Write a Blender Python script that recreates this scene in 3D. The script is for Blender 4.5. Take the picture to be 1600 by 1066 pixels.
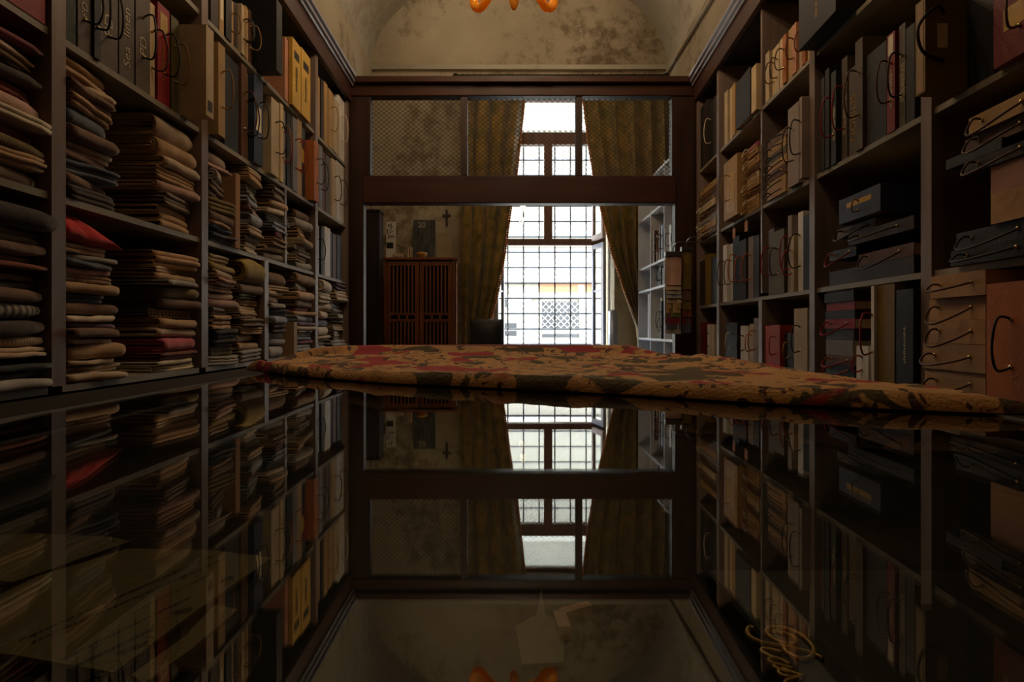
import bpy, bmesh, math, random
from mathutils import Vector, noise
random.seed(11)
S = bpy.context.scene
for o in list(bpy.data.objects):
    bpy.data.objects.remove(o)
COL = S.collection

# ------------------------------------------------------------------ camera, world, sun, exposure
FPX, PX0, PY0, CAMZ = 1000.0, 800.0, 515.0, 1.013      # focal length and horizon in photo pixels, lens height
cam = bpy.data.cameras.new('camera')
cam.sensor_width = 36.0; cam.lens = 36.0 * FPX / 1600.0
cam.shift_y = -(533.0 - PY0) / 1600.0
cam.clip_start = 0.02; cam.clip_end = 200
camo = bpy.data.objects.new('camera', cam); COL.objects.link(camo)
camo.location = (0, 0, CAMZ); camo.rotation_euler = (math.pi / 2, 0, 0)
S.camera = camo

world = bpy.data.worlds.new('sky'); S.world = world
world.use_nodes = True
bg = world.node_tree.nodes['Background']
bg.inputs['Color'].default_value = (0.80, 0.90, 1.0, 1)
bg.inputs['Strength'].default_value = 26.0

sun = bpy.data.lights.new('sun', 'SUN'); sun.energy = 2.0; sun.angle = 0.02
sun.color = (1.0, 0.95, 0.86)
suno = bpy.data.objects.new('sun', sun); COL.objects.link(suno)
suno.rotation_euler = (math.radians(48), 0, math.radians(14))

portal = bpy.data.lights.new('window_portal', 'AREA'); portal.shape = 'RECTANGLE'
portal.size = 1.7; portal.size_y = 3.6; portal.cycles.is_portal = True
portalo = bpy.data.objects.new('window_portal', portal); COL.objects.link(portalo)
portalo.location = (0.5, 9.15, 2.5); portalo.rotation_euler = (-math.pi / 2, 0, 0)

S.view_settings.view_transform = 'Standard'
S.view_settings.look = 'None'
S.view_settings.exposure = 0.38
S.view_settings.gamma = 1.0
S.view_settings.use_curve_mapping = False
S.cycles.use_denoising = True
S.cycles.max_bounces = 10
S.cycles.transparent_max_bounces = 24
S.cycles.sample_clamp_indirect = 4.0
S.cycles.caustics_reflective = False
S.cycles.caustics_refractive = False

FILL_N, LAMP_W, FILL_B = 9.0, 9.0, 9.0        # watts per bulb: added over counter, aisle, added behind partition

# ------------------------------------------------------------------ helpers
def pt(x, y, Y):
    """photo pixel at a known depth -> point"""
    return Vector(((x - PX0) / FPX * Y, Y, CAMZ + (PY0 - y) / FPX * Y))

def lin(c):
    c /= 255.0
    return c / 12.92 if c <= 0.04045 else ((c + 0.055) / 1.055) ** 2.4

def hexc(h):
    return tuple(lin(int(h[i:i + 2], 16)) for i in (0, 2, 4))

class MB:
    def __init__(s): s.v = []; s.f = []
    def add(s, vs, fs):
        n = len(s.v); s.v += [Vector(v) for v in vs]
        s.f += [tuple(i + n for i in f) for f in fs]; return s
    def box(s, x0, x1, y0, y1, z0, z1):
        return s.hexa([(x0, y0, z0), (x1, y0, z0), (x1, y1, z0), (x0, y1, z0),
                       (x0, y0, z1), (x1, y0, z1), (x1, y1, z1), (x0, y1, z1)])
    def hexa(s, p):
        return s.add(p, [(0, 3, 2, 1), (4, 5, 6, 7), (0, 1, 5, 4), (1, 2, 6, 5), (2, 3, 7, 6), (3, 0, 4, 7)])
    def obox(s, c, ax, ay, az):
        """box from centre and three half axes"""
        c, ax, ay, az = Vector(c), Vector(ax), Vector(ay), Vector(az)
        return s.hexa([c - ax - ay - az, c + ax - ay - az, c + ax + ay - az, c - ax + ay - az,
                       c - ax - ay + az, c + ax - ay + az, c + ax + ay + az, c - ax + ay + az])
    def bevbox(s, x0, x1, y0, y1, z0, z1, b):
        """box with chamfered edges"""
        q = []
        for z, i in ((z0, b), (z0 + b, 0), (z1 - b, 0), (z1, b)):
            for (cx, cy, sx, sy) in ((x0, y0, 1, 1), (x1, y0, -1, 1), (x1, y1, -1, -1), (x0, y1, 1, -1)):
                q.append((cx + sx * i, cy + sy * i, z))
        f = [(3, 2, 1, 0), (12, 13, 14, 15)]
        for k in range(3):
            for j in range(4):
                a = k * 4 + j; c = k * 4 + (j + 1) % 4
                f.append((a, c, c + 4, a + 4))
        return s.add(q, f)
    def tube(s, pts, r, n=6, closed=False):
        pts = [Vector(p) for p in pts]; m = len(pts)
        rr = r if isinstance(r, (list, tuple)) else [r] * m
        vs = []; up = None
        for i, p in enumerate(pts):
            a = pts[(i - 1) % m] if (i or closed) else p
            b = pts[(i + 1) % m] if (i < m - 1 or closed) else p
            t = (b - a)
            t = t.normalized() if t.length > 1e-9 else Vector((0, 0, 1))
            if up is None:
                up = t.orthogonal().normalized()
            else:
                up = (up - t * up.dot(t))
                up = up.normalized() if up.length > 1e-6 else t.orthogonal().normalized()
            w = t.cross(up)
            for k in range(n):
                an = 2 * math.pi * k / n
                vs.append(p + (up * math.cos(an) + w * math.sin(an)) * rr[i])
        fs = []
        for i in range(m if closed else m - 1):
            j = (i + 1) % m
            for k in range(n):
                l = (k + 1) % n
                fs.append((i * n + k, i * n + l, j * n + l, j * n + k))
        if not closed:
            fs.append(tuple(range(n - 1, -1, -1))); fs.append(tuple((m - 1) * n + k for k in range(n)))
        return s.add(vs, fs)
    def lathe(s, prof, c, n=16, axis='z'):
        vs = []; fs = []; c = Vector(c)
        for (r, h) in prof:
            for k in range(n):
                a = 2 * math.pi * k / n
                d = (r * math.cos(a), r * math.sin(a), h)
                if axis == 'y': d = (d[0], d[2], d[1])
                if axis == 'x': d = (d[2], d[0], d[1])
                vs.append(c + Vector(d))
        for i in range(len(prof) - 1):
            for k in range(n):
                l = (k + 1) % n
                fs.append((i * n + k, i * n + l, (i + 1) * n + l, (i + 1) * n + k))
        fs.append(tuple(range(n - 1, -1, -1))); fs.append(tuple((len(prof) - 1) * n + k for k in range(n)))
        return s.add(vs, fs)
    def ball(s, c, r, n=8, m=5):
        pr = [(max(1e-4, r * math.sin(math.pi * i / m)), -r * math.cos(math.pi * i / m)) for i in range(m + 1)]
        return s.lathe(pr, c, n)
    def grid(s, P):
        """P[i][j] points"""
        a, b = len(P), len(P[0]); n = len(s.v)
        for r in P: s.v += [Vector(p) for p in r]
        for i in range(a - 1):
            for j in range(b - 1):
                s.f.append((n + i * b + j, n + i * b + j + 1, n + (i + 1) * b + j + 1, n + (i + 1) * b + j))
        return s

def spline(pts, n=5):
    pts = [Vector(p) for p in pts]; out = []
    for i in range(len(pts) - 1):
        p0 = pts[i - 1] if i else pts[0]; p1 = pts[i]; p2 = pts[i + 1]
        p3 = pts[i + 2] if i + 2 < len(pts) else pts[-1]
        for k in range(n):
            t = k / n
            out.append(0.5 * (2 * p1 + (p2 - p0) * t + (2 * p0 - 5 * p1 + 4 * p2 - p3) * t * t + (3 * p1 - p0 - 3 * p2 + p3) * t ** 3))
    out.append(pts[-1]); return out

ORG = {}
def obj(name, mb, m, parent=None, smooth=False, org=None):
    if parent is not None: o0 = ORG[parent.name]
    elif org is not None: o0 = Vector(org)
    else:
        xs = [v.x for v in mb.v]; ys = [v.y for v in mb.v]; zs = [v.z for v in mb.v]
        o0 = Vector(((min(xs) + max(xs)) / 2, (min(ys) + max(ys)) / 2, min(zs)))
    me = bpy.data.meshes.new(name)
    me.from_pydata([tuple(v - o0) for v in mb.v], [], mb.f)
    bm = bmesh.new(); bm.from_mesh(me); bmesh.ops.recalc_face_normals(bm, faces=bm.faces); bm.to_mesh(me); bm.free()
    if smooth:
        me.polygons.foreach_set('use_smooth', [True] * len(me.polygons))
    if m: me.materials.append(m)
    o = bpy.data.objects.new(name, me); COL.objects.link(o)
    if parent is not None: o.parent = parent
    else: o.location = o0
    ORG[o.name] = o0
    return o

def tag(o, label=None, cat=None, group=None, kind=None):
    if label: o['label'] = label
    if cat: o['category'] = cat
    if group: o['group'] = group
    if kind: o['kind'] = kind
    return o

def thing(name, label, cat, loc, group=None, kind=None):
    o = bpy.data.objects.new(name, None); COL.objects.link(o)
    o.location = loc; o.empty_display_size = 0.05
    ORG[o.name] = Vector(loc)
    return tag(o, label, cat, group, kind)

def text_mesh(txt, size, extrude=0.0006, shear=0.0):
    cu = bpy.data.curves.new('lettering', 'FONT'); cu.body = txt; cu.size = size; cu.extrude = extrude
    cu.align_x = 'CENTER'; cu.align_y = 'CENTER'; cu.shear = shear; cu.resolution_u = 3
    ob = bpy.data.objects.new('tmp_text', cu); COL.objects.link(ob)
    bpy.context.view_layer.update()
    me = bpy.data.meshes.new_from_object(ob.evaluated_get(bpy.context.evaluated_depsgraph_get()))
    mb = MB(); mb.v = [v.co.copy() for v in me.vertices]; mb.f = [tuple(p.vertices) for p in me.polygons]
    bpy.data.objects.remove(ob); bpy.data.meshes.remove(me); bpy.data.curves.remove(cu)
    return mb

def place_text(name, txt, size, c, right, up, m, parent, shear=0.0):
    mb = text_mesh(txt, size, shear=shear)
    c, r, u = Vector(c), Vector(right).normalized(), Vector(up).normalized(); n = r.cross(u)
    mb.v = [c + r * v.x + u * v.y + n * v.z for v in mb.v]
    return obj(name, mb, m, parent)

# ------------------------------------------------------------------ materials
MATS = {}
def M(name, col, rough=0.6, var=0.18, scale=6.0, bump=0.0, bscale=60.0, metal=0.0, sheen=0.0, spec=0.4, stretch=None, col2=None, detail=4.0, rnd=0.0):
    if name in MATS: return MATS[name]
    m = bpy.data.materials.new(name); m.use_nodes = True; nt = m.node_tree; N = nt.nodes; L = nt.links
    b = N['Principled BSDF']
    b.inputs['Roughness'].default_value = rough; b.inputs['Metallic'].default_value = metal
    b.inputs['Specular IOR Level'].default_value = spec
    if sheen: b.inputs['Sheen Weight'].default_value = sheen; b.inputs['Sheen Roughness'].default_value = 0.5
    tc = N.new('ShaderNodeTexCoord'); mp = N.new('ShaderNodeMapping')
    L.new(tc.outputs['Object'], mp.inputs['Vector'])
    if stretch: mp.inputs['Scale'].default_value = stretch
    oi = N.new('ShaderNodeObjectInfo'); ml = N.new('ShaderNodeMath'); ml.operation = 'MULTIPLY'; ml.inputs[1].default_value = 37.0
    L.new(oi.outputs['Random'], ml.inputs[0])
    no = N.new('ShaderNodeTexNoise'); no.noise_dimensions = '4D'; no.inputs['Scale'].default_value = scale; no.inputs['Detail'].default_value = detail
    L.new(mp.outputs['Vector'], no.inputs['Vector']); L.new(ml.outputs[0], no.inputs['W'])
    rp = N.new('ShaderNodeValToRGB')
    c2 = col2 if col2 else tuple(min(1, x * (1 + var)) for x in col)
    rp.color_ramp.elements[0].position = 0.32; rp.color_ramp.elements[1].position = 0.68
    rp.color_ramp.elements[0].color = (*[x * (1 - var) for x in col], 1); rp.color_ramp.elements[1].color = (*c2, 1)
    L.new(no.outputs['Fac'], rp.inputs['Fac'])
    out = rp.outputs['Color']
    if rnd:
        hs = N.new('ShaderNodeHueSaturation'); mr = N.new('ShaderNodeMapRange')
        mr.inputs['To Min'].default_value = 1 - rnd; mr.inputs['To Max'].default_value = 1 + rnd
        L.new(oi.outputs['Random'], mr.inputs['Value']); L.new(mr.outputs['Result'], hs.inputs['Value']); L.new(out, hs.inputs['Color'])
        out = hs.outputs['Color']
    L.new(out, b.inputs['Base Color'])
    if bump:
        n2 = N.new('ShaderNodeTexNoise'); n2.inputs['Scale'].default_value = bscale; n2.inputs['Detail'].default_value = 3
        L.new(mp.outputs['Vector'], n2.inputs['Vector'])
        bp = N.new('ShaderNodeBump'); bp.inputs['Strength'].default_value = bump; bp.inputs['Distance'].default_value = 0.004
        L.new(n2.outputs['Fac'], bp.inputs['Height']); L.new(bp.outputs['Normal'], b.inputs['Normal'])
    MATS[name] = m
    return m

def striped(name, c1, c2, freq, axis=1, rough=0.85):
    """woven stripes across the folded cloth"""
    if name in MATS: return MATS[name]
    m = M(name, c1, rough, 0.2, 30, 0.4, 300, sheen=0.2); nt = m.node_tree; N = nt.nodes; L = nt.links
    b = N['Principled BSDF']; src = b.inputs['Base Color'].links[0].from_socket
    tc = [n for n in N if n.type == 'TEX_COORD'][0]
    w = N.new('ShaderNodeTexWave'); w.bands_direction = 'XYZ'[axis]; w.inputs['Scale'].default_value = freq; w.inputs['Distortion'].default_value = 0.6
    L.new(tc.outputs['Object'], w.inputs['Vector'])
    rp = N.new('ShaderNodeValToRGB'); rp.color_ramp.elements[0].position = 0.42; rp.color_ramp.elements[1].position = 0.58
    L.new(w.outputs['Fac'], rp.inputs['Fac'])
    mx = N.new('ShaderNodeMix'); mx.data_type = 'RGBA'
    L.new(rp.outputs['Color'], mx.inputs['Factor']); L.new(src, mx.inputs[6]); mx.inputs[7].default_value = (*c2, 1)
    L.new(mx.outputs[2], b.inputs['Base Color'])
    return m

def glass(name, tint=(1, 1, 1), ior=1.5, rough=0.0):
    if name in MATS: return MATS[name]
    m = bpy.data.materials.new(name); m.use_nodes = True; nt = m.node_tree; N = nt.nodes; L = nt.links
    N.remove(N['Principled BSDF']); out = N['Material Output']
    g = N.new('ShaderNodeBsdfGlossy'); g.inputs['Roughness'].default_value = rough
    t = N.new('ShaderNodeBsdfTransparent'); t.inputs['Color'].default_value = (*tint, 1)
    fr = N.new('ShaderNodeFresnel'); ge = N.new('ShaderNodeNewGeometry')
    mr = N.new('ShaderNodeMapRange'); mr.inputs['To Min'].default_value = ior; mr.inputs['To Max'].default_value = 1.0 / ior
    L.new(ge.outputs['Backfacing'], mr.inputs['Value']); L.new(mr.outputs['Result'], fr.inputs['IOR'])
    mx = N.new('ShaderNodeMixShader')
    L.new(fr.outputs['Fac'], mx.inputs['Fac']); L.new(t.outputs['BSDF'], mx.inputs[1]); L.new(g.outputs['BSDF'], mx.inputs[2])
    L.new(mx.outputs['Shader'], out.inputs['Surface'])
    MATS[name] = m
    return m

def emit(name, col, st):
    if name in MATS: return MATS[name]
    m = bpy.data.materials.new(name); m.use_nodes = True; b = m.node_tree.nodes['Principled BSDF']
    b.inputs['Base Color'].default_value = (*col, 1)
    b.inputs['Emission Color'].default_value = (*col, 1); b.inputs['Emission Strength'].default_value = st
    MATS[name] = m
    return m

wood_dark = M('dark stained wood', hexc('2f1a10'), 0.42, 0.35, 3.0, 0.15, 40, stretch=(6, 6, 0.7), spec=0.35)
wood_beam = M('dark red brown wood', hexc('3a1c0e'), 0.45, 0.30, 3.0, 0.15, 40, stretch=(0.7, 6, 6), spec=0.35)
wood_post = M('worn brown shelf post', hexc('78675f'), 0.4, 0.25, 3.0, 0.1, 40, stretch=(6, 6, 0.6), spec=0.4)
wood_board = M('worn grey shelf board', hexc('857d6e'), 0.5, 0.25, 3.0, 0.1, 40, stretch=(4, 0.6, 6), spec=0.4)
wood_back = M('dark shelf back', hexc('1d1611'), 0.8, 0.25, 3.0)
black_wood = M('black stained table wood', hexc('1a1412'), 0.6, 0.2, 4.0, spec=.2)
def plaster_mat(name, c_lo, c_hi, c_stain, amt):
    """old lime plaster: broad tone drift, peeling brown stains, fine cracks in relief"""
    m = M(name, c_lo, 0.92, 0.0, 0.8, 0.0, detail=8, col2=c_hi); nt = m.node_tree; N = nt.nodes; L = nt.links
    b = N['Principled BSDF']; src = b.inputs['Base Color'].links[0].from_socket
    tc = [n for n in N if n.type == 'TEX_COORD'][0]
    n1 = N.new('ShaderNodeTexNoise'); n1.inputs['Scale'].default_value = 0.55; n1.inputs['Detail'].default_value = 3
    n2 = N.new('ShaderNodeTexNoise'); n2.inputs['Scale'].default_value = 6.5; n2.inputs['Detail'].default_value = 10; n2.inputs['Roughness'].default_value = .72
    for q in (n1, n2): L.new(tc.outputs['Object'], q.inputs['Vector'])
    ad = N.new('ShaderNodeMath'); ad.operation = 'MULTIPLY'; L.new(n1.outputs['Fac'], ad.inputs[0]); L.new(n2.outputs['Fac'], ad.inputs[1])
    rp = N.new('ShaderNodeValToRGB'); rp.color_ramp.elements[0].position = .26; rp.color_ramp.elements[1].position = .36
    rp.color_ramp.elements[1].color = (amt, amt, amt, 1); L.new(ad.outputs[0], rp.inputs['Fac'])
    mx = N.new('ShaderNodeMix'); mx.data_type = 'RGBA'; L.new(rp.outputs['Color'], mx.inputs['Factor']); L.new(src, mx.inputs[6]); mx.inputs[7].default_value = (*c_stain, 1)
    L.new(mx.outputs[2], b.inputs['Base Color'])
    bp = N.new('ShaderNodeBump'); bp.inputs['Strength'].default_value = .35; bp.inputs['Distance'].default_value = .02
    L.new(n2.outputs['Fac'], bp.inputs['Height']); L.new(bp.outputs['Normal'], b.inputs['Normal'])
    return m
plaster = plaster_mat('stained old plaster', hexc('8f8168'), hexc('b3a68c'), hexc('5d4b33'), .75)
plaster2 = plaster_mat('grey vault plaster', hexc('989080'), hexc('b5ad9a'), hexc('7d6f58'), .5)
floor_m = M('dark terracotta floor', hexc('4a3022'), 0.55, 0.2, 2.0)
metal_grey = M('grey painted moulding', hexc('8d8d9c'), 0.3, 0.15, 9.0, spec=0.6)
iron = M('grey iron', hexc('2f3338'), 0.5, 0.15, 20, metal=0.2)
brass = M('brass eyelet', hexc('d8c38a'), 0.25, 0.05, 9, metal=1.0)
cord_black = M('black cord', hexc('17130f'), 0.6, 0.2, 50)
cord_red = M('red cord', hexc('8e1418'), 0.6, 0.2, 50)
cord_tan = M('tan cord', hexc('8f6d43'), 0.6, 0.2, 50)
cord_white = M('white cord', hexc('c9bda6'), 0.6, 0.1, 50)
cord_brown = M('brown cord', hexc('53301b'), 0.6, 0.2, 50)
cord_orange = M('orange cord', hexc('b1552a'), 0.6, 0.2, 50)
gold_ink = M('gold lettering', hexc('b08a3c'), 0.4, 0.1, 9, metal=0.4)
white_ink = M('pale lettering', hexc('b9aa8c'), 0.6, 0.1, 9)
black_ink = M('black lettering', hexc('14120f'), 0.6, 0.1, 9)
paper = M('page edges', hexc('c9b48d'), 0.8, 0.15, 3.0, 0.5, 160, stretch=(1, 8, 1))
CORD = dict(k=cord_black, r=cord_red, t=cord_tan, w=cord_white, b=cord_brown, o=cord_orange)

# ------------------------------------------------------------------ the room shell
C = CAMZ
XL, XR, YB, YN = -1.86, 2.06, 8.5, -2.4           # side walls, window wall, wall behind
ZS, RISE = C + 3.5, 1.30                           # springing line and rise of the barrel vault
def struct(name, mb, m, smooth=False): return tag(obj(name, mb, m, None, smooth), kind='structure')
struct('floor', MB().box(XL - .2, XR + .2, YN - .2, YB + .5, -0.1, 0), floor_m)
struct('wall_left', MB().box(XL - .2, XL, YN, YB + .3, 0, ZS), plaster)
struct('wall_right', MB().box(XR, XR + .2, YN, YB + .3, 0, ZS), plaster)
struct('wall_front', MB().box(XL, XR, YN - .2, YN, 0, ZS + RISE), plaster)
WX0, WX1, WZ0, WZ1 = -0.36, 1.36, 0.45, C + 3.18   # window recess
wb = MB()
wb.box(XL, WX0, YB, YB + .3, 0, ZS).box(WX1, XR, YB, YB + .3, 0, ZS)
wb.box(WX0, WX1, YB, YB + .3, 0, WZ0).box(WX0, WX1, YB, YB + .3, WZ1, ZS)
cx, hw = (XL + XR) / 2, (XR - XL) / 2
arc = [(cx + hw * math.cos(math.pi * i / 32), ZS + RISE * math.sin(math.pi * i / 32)) for i in range(33)]
n = len(arc)
wb.add([(x, YB, z) for x, z in arc] + [(x, YB + .3, z) for x, z in arc],
       [tuple(range(n)), tuple(range(2 * n - 1, n - 1, -1))])
# splayed reveals narrowing to the frame
FX0, FX1, FY = -0.28, 1.28, 8.72
wb.add([(WX0, YB, WZ0), (FX0, FY + .3, WZ0), (FX0, FY + .3, WZ1), (WX0, YB, WZ1)], [(0, 1, 2, 3)])
wb.add([(WX1, YB, WZ0), (FX1, FY + .3, WZ0), (FX1, FY + .3, WZ1), (WX1, YB, WZ1)], [(3, 2, 1, 0)])
struct('wall_back', wb, plaster)
vt = MB()
ys = [YN + (YB + .3 - YN) * i / 24 for i in range(25)]
vt.grid([[(x, y, z) for x, z in arc] for y in ys])
vt.grid([[(cx + (x - cx) * 1.06, y, ZS + (z - ZS) * 1.06 + 0.05) for x, z in arc][::-1] for y in ys])
struct('ceiling', vt, plaster2, True)
tr = MB()                                           # string course on the window wall, conduit on the right wall
tr.box(XL, XR, YB - .05, YB, ZS - .06, ZS)
struct('trim_1', tr, plaster2)
struct('trim_2', MB().tube([(XR - .03, y, C + 3.37) for y in (YN + .1, 2, 5, YB - .06)], 0.022, 8), plaster2)

# outer street
street_m = M('pale street paving', hexc('6f6b62'), 0.8, 0.1, 2.0)
struct('ground', MB().box(-11, 14, 9.02, 16.95, -0.6, -0.05), street_m)
fac_m = M('cream sunlit stucco', hexc('5f5a4f'), 0.9, 0.06, 0.8)
fac_w = M('white stucco moulding', hexc('7d786d'), 0.9, 0.04, 0.8)
fac_o = M('pale orange stucco', hexc('5c3f29'), 0.9, 0.08, 1.5)
fac_g = M('grey window pane', hexc('0e0f10'), 0.4, 0.2, 3.0)
FYD = 17.0
def fpx(x, y): p = pt(x, y, FYD); return p.x, p.z
def frect(mb, x0, x1, y0, y1, out, back=0.0):
    a, zt = fpx(x0, y0); b, zb = fpx(x1, y1)
    return mb.box(a, b, FYD - out, FYD - back, zb, zt)
fb = thing('opposite_building', 'sunlit cream street front across the street beyond the barred window', 'building', (1.0, FYD, -0.05))
obj('facade_wall', MB().box(-11, 14, FYD, FYD + .4, -0.1, 7.5), fac_m, fb)
for (x0, x1, y0, y1) in ((812, 830, 462, 640), (905, 926, 462, 640), (770, 786, 300, 640)):
    obj('pilaster', frect(MB(), x0, x1, y0, y1, 0.07), fac_w, fb)
for (x0, x1, y0, y1, o) in ((700, 960, 431, 443, .14), (700, 960, 196, 207, .22), (812, 928, 458, 465, .11), (700, 960, 380, 386, .08)):
    obj('moulding', frect(MB(), x0, x1, y0, y1, o), fac_w, fb)
obj('lintel', frect(MB(), 843, 927, 443.5, 458, 0.05), fac_o, fb)
for (y0, y1) in ((471, 489), (491.5, 513)):
    w = obj('window', frect(MB(), 847, 904, y0, y1, 0.01), fac_g, fb)
    lat = MB(); a, zt = fpx(847, y0); b, zb = fpx(904, y1); h = zt - zb; x = a - h
    while x < b:
        for sgn in (1, -1):
            xa, xb = x, x + h
            t0 = max(0, (a - xa) / h); t1 = min(1, (b - xa) / h)
            if t1 > t0:
                za, zc = (zb + h * t0, zb + h * t1) if sgn > 0 else (zt - h * t0, zt - h * t1)
                lat.tube([(xa + h * t0, FYD - .03, za), (xa + h * t1, FYD - .03, zc)], 0.012, 4)
        x += 0.17
    obj('lattice', lat, fac_w, w)
obj('sign', frect(MB(), 847, 904, 522, 527, 0.02), fac_g, fb)
sg = frect(MB(), 845, 906, 529, 540, 0.03)
sgo = obj('shop_sign', sg, fac_w, fb)
npl = obj('number_plate', frect(MB(), 903, 912.5, 445.5, 457, 0.06), fac_w, fb)
p = pt(907.6, 451, FYD)
place_text('lettering', '0', 0.11, (p.x, FYD - .062, p.z), (1, 0, 0), (0, 0, 1), iron, npl)
for (x0, x1, y0, y1) in ((789, 807, 505, 513), (789, 807, 517, 525), (789, 794, 468, 480)):
    obj('window', frect(MB(), x0, x1, y0, y1, 0.01), fac_g, fb)

# ------------------------------------------------------------------ window, casements, grille
win_wood = M('brown window frame wood', hexc('6a4a3d'), 0.5, 0.2, 4.0, stretch=(5, 5, .7))
sash_wood = M('pale pinkish sash paint', hexc('a08b85'), 0.5, 0.12, 4.0)
pane_m = glass('window glass', (0.97, 0.98, 0.98))
z_t0, z_t1, z_h0, z_h1 = C + 1.148, C + 1.235, C + 2.52, C + 2.68
w1 = thing('window_1', None, None, ((FX0 + FX1) / 2, FY, WZ0), kind='structure')
fr = MB()
fr.box(FX0, FX0 + .06, FY, FY + .09, WZ0, WZ1).box(FX1 - .06, FX1, FY, FY + .09, WZ0, WZ1)
fr.box(FX0, FX1, FY, FY + .09, WZ1 - .06, WZ1).box(FX0, FX1, FY, FY + .09, WZ0, WZ0 + .07)
obj('window_frame', fr, win_wood, w1)
obj('transom', MB().box(FX0 + .06, FX1 - .06, FY - .02, FY + .09, z_t0, z_t1), win_wood, w1)
obj('transom', MB().box(FX0 + .06, FX1 - .06, FY - .02, FY + .09, z_h0, z_h1), win_wood, w1)
obj('mullion', MB().box(.437, .548, FY - .02, FY + .09, z_t1, z_h0), win_wood, w1)
obj('pane', MB().box(FX0 + .06, .437, FY + .04, FY + .045, z_t1, z_h0), pane_m, w1)
obj('pane', MB().box(.548, FX1 - .06, FY + .04, FY + .045, z_t1, z_h0), pane_m, w1)
obj('pane', MB().box(FX0 + .06, FX1 - .06, FY + .04, FY + .045, z_h1, WZ1 - .06), pane_m, w1)
def casement(xh, xf, z0, z1, m):
    """opened inward: hinge edge at the frame, free edge out in the room"""
    A, E = Vector((xh, FY - .03, 0)), Vector((xf, FY - .43, 0)); u = (E - A); ln = u.length; u /= ln; nrm = Vector((-u.y, u.x, 0)) * .02
    def bar(mb, s0, s1, za, zb, k=1.0):
        c = A + u * (s0 + s1) / 2 + Vector((0, 0, (za + zb) / 2))
        return mb.obox(c, u * (s1 - s0) / 2, nrm * k, (0, 0, (zb - za) / 2))
    mb = MB(); bar(mb, 0, .05, z0, z1); bar(mb, ln - .06, ln, z0, z1); bar(mb, .05, ln - .06, z0, z0 + .07); bar(mb, .05, ln - .06, z1 - .06, z1)
    c = obj('casement', mb, m, w1)
    obj('pane', bar(MB(), .05, ln - .06, z0 + .07, z1 - .06, .12), pane_m, c)
    if z0 < C: obj('sash_bar', bar(MB(), .05, ln - .06, C + .5, C + .525, .6), m, c)
casement(1.10, 1.19, z_t1 - .04, z_h0 + .02, sash_wood)
casement(1.10, 1.20, WZ0 + .08, z_t0 - .01, metal_grey)
casement(-.12, -.20, WZ0 + .08, z_t0 - .01, metal_grey)

gr = thing('window_grille', 'grey twisted iron bar grille outside the bright window', 'grille', (.5, 9.06, WZ0))
GY = 9.06
for k in range(8):
    x = .163 + .2215 * (k - 2)
    mb = MB(); m_ = 46; ring = []
    for i in range(m_ + 1):
        z = WZ0 + .02 + (z_h1 - WZ0) * i / m_; an = i * math.pi / 4 * 1.7
        ring.append([(x + .0125 * math.cos(an + q * math.pi / 2), GY + .0125 * math.sin(an + q * math.pi / 2), z) for q in range(4)])
    for i in range(m_):
        n0 = len(mb.v); mb.v += [Vector(v) for v in ring[i] + ring[i + 1]]
        for q in range(4): mb.f.append((n0 + q, n0 + (q + 1) % 4, n0 + 4 + (q + 1) % 4, n0 + 4 + q))
    obj('bar', mb, iron, gr)
for k in range(-5, 11):
    z = C + .661 + .2175 * k
    if WZ0 < z < z_h1: obj('bar', MB().obox((.5, GY, z), (.86, 0, 0), (0, .006, .006), (0, -.006, .006)), iron, gr)

# ------------------------------------------------------------------ curtains and rod
cur_m = M('olive gold damask', hexc('857a38'), 0.8, 0.35, 9.0, 0.4, 120, sheen=0.25, col2=hexc('b08d4a'))
nt = cur_m.node_tree; tl = nt.nodes.new('ShaderNodeBsdfTranslucent'); mxs = nt.nodes.new('ShaderNodeMixShader'); mxs.inputs['Fac'].default_value = .35
pb = nt.nodes['Principled BSDF']; nt.links.new(pb.inputs['Base Color'].links[0].from_socket, tl.inputs['Color'])
nt.links.new(pb.outputs['BSDF'], mxs.inputs[1]); nt.links.new(tl.outputs['BSDF'], mxs.inputs[2]); nt.links.new(mxs.outputs['Shader'], nt.nodes['Material Output'].inputs['Surface'])
trim_m = M('orange bobble trim', hexc('a8672e'), 0.8, 0.2, 30)
RODY = 8.15; RODZ = C + (515 - 119) / 1000 * RODY
rod = thing('curtain_rod', 'dark ringed curtain rod above the partition on the window wall', 'curtain rod', (.6, RODY, RODZ))
obj('rod', MB().tube([((712 - 800) * RODY / FPX, RODY, RODZ), ((1040 - 800) * RODY / FPX, RODY, RODZ)], .022, 10), black_wood, rod)
for x in (712, 1040):
    obj('finial', MB().ball(((x - 800) * RODY / FPX, RODY, RODZ), .04), black_wood, rod, True)
for x in (716, 1034):
    obj('bracket', MB().box((x - 800) * RODY / FPX - .015, (x - 800) * RODY / FPX + .015, RODY, YB + .01, RODZ - .015, RODZ + .015), black_wood, rod)
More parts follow.
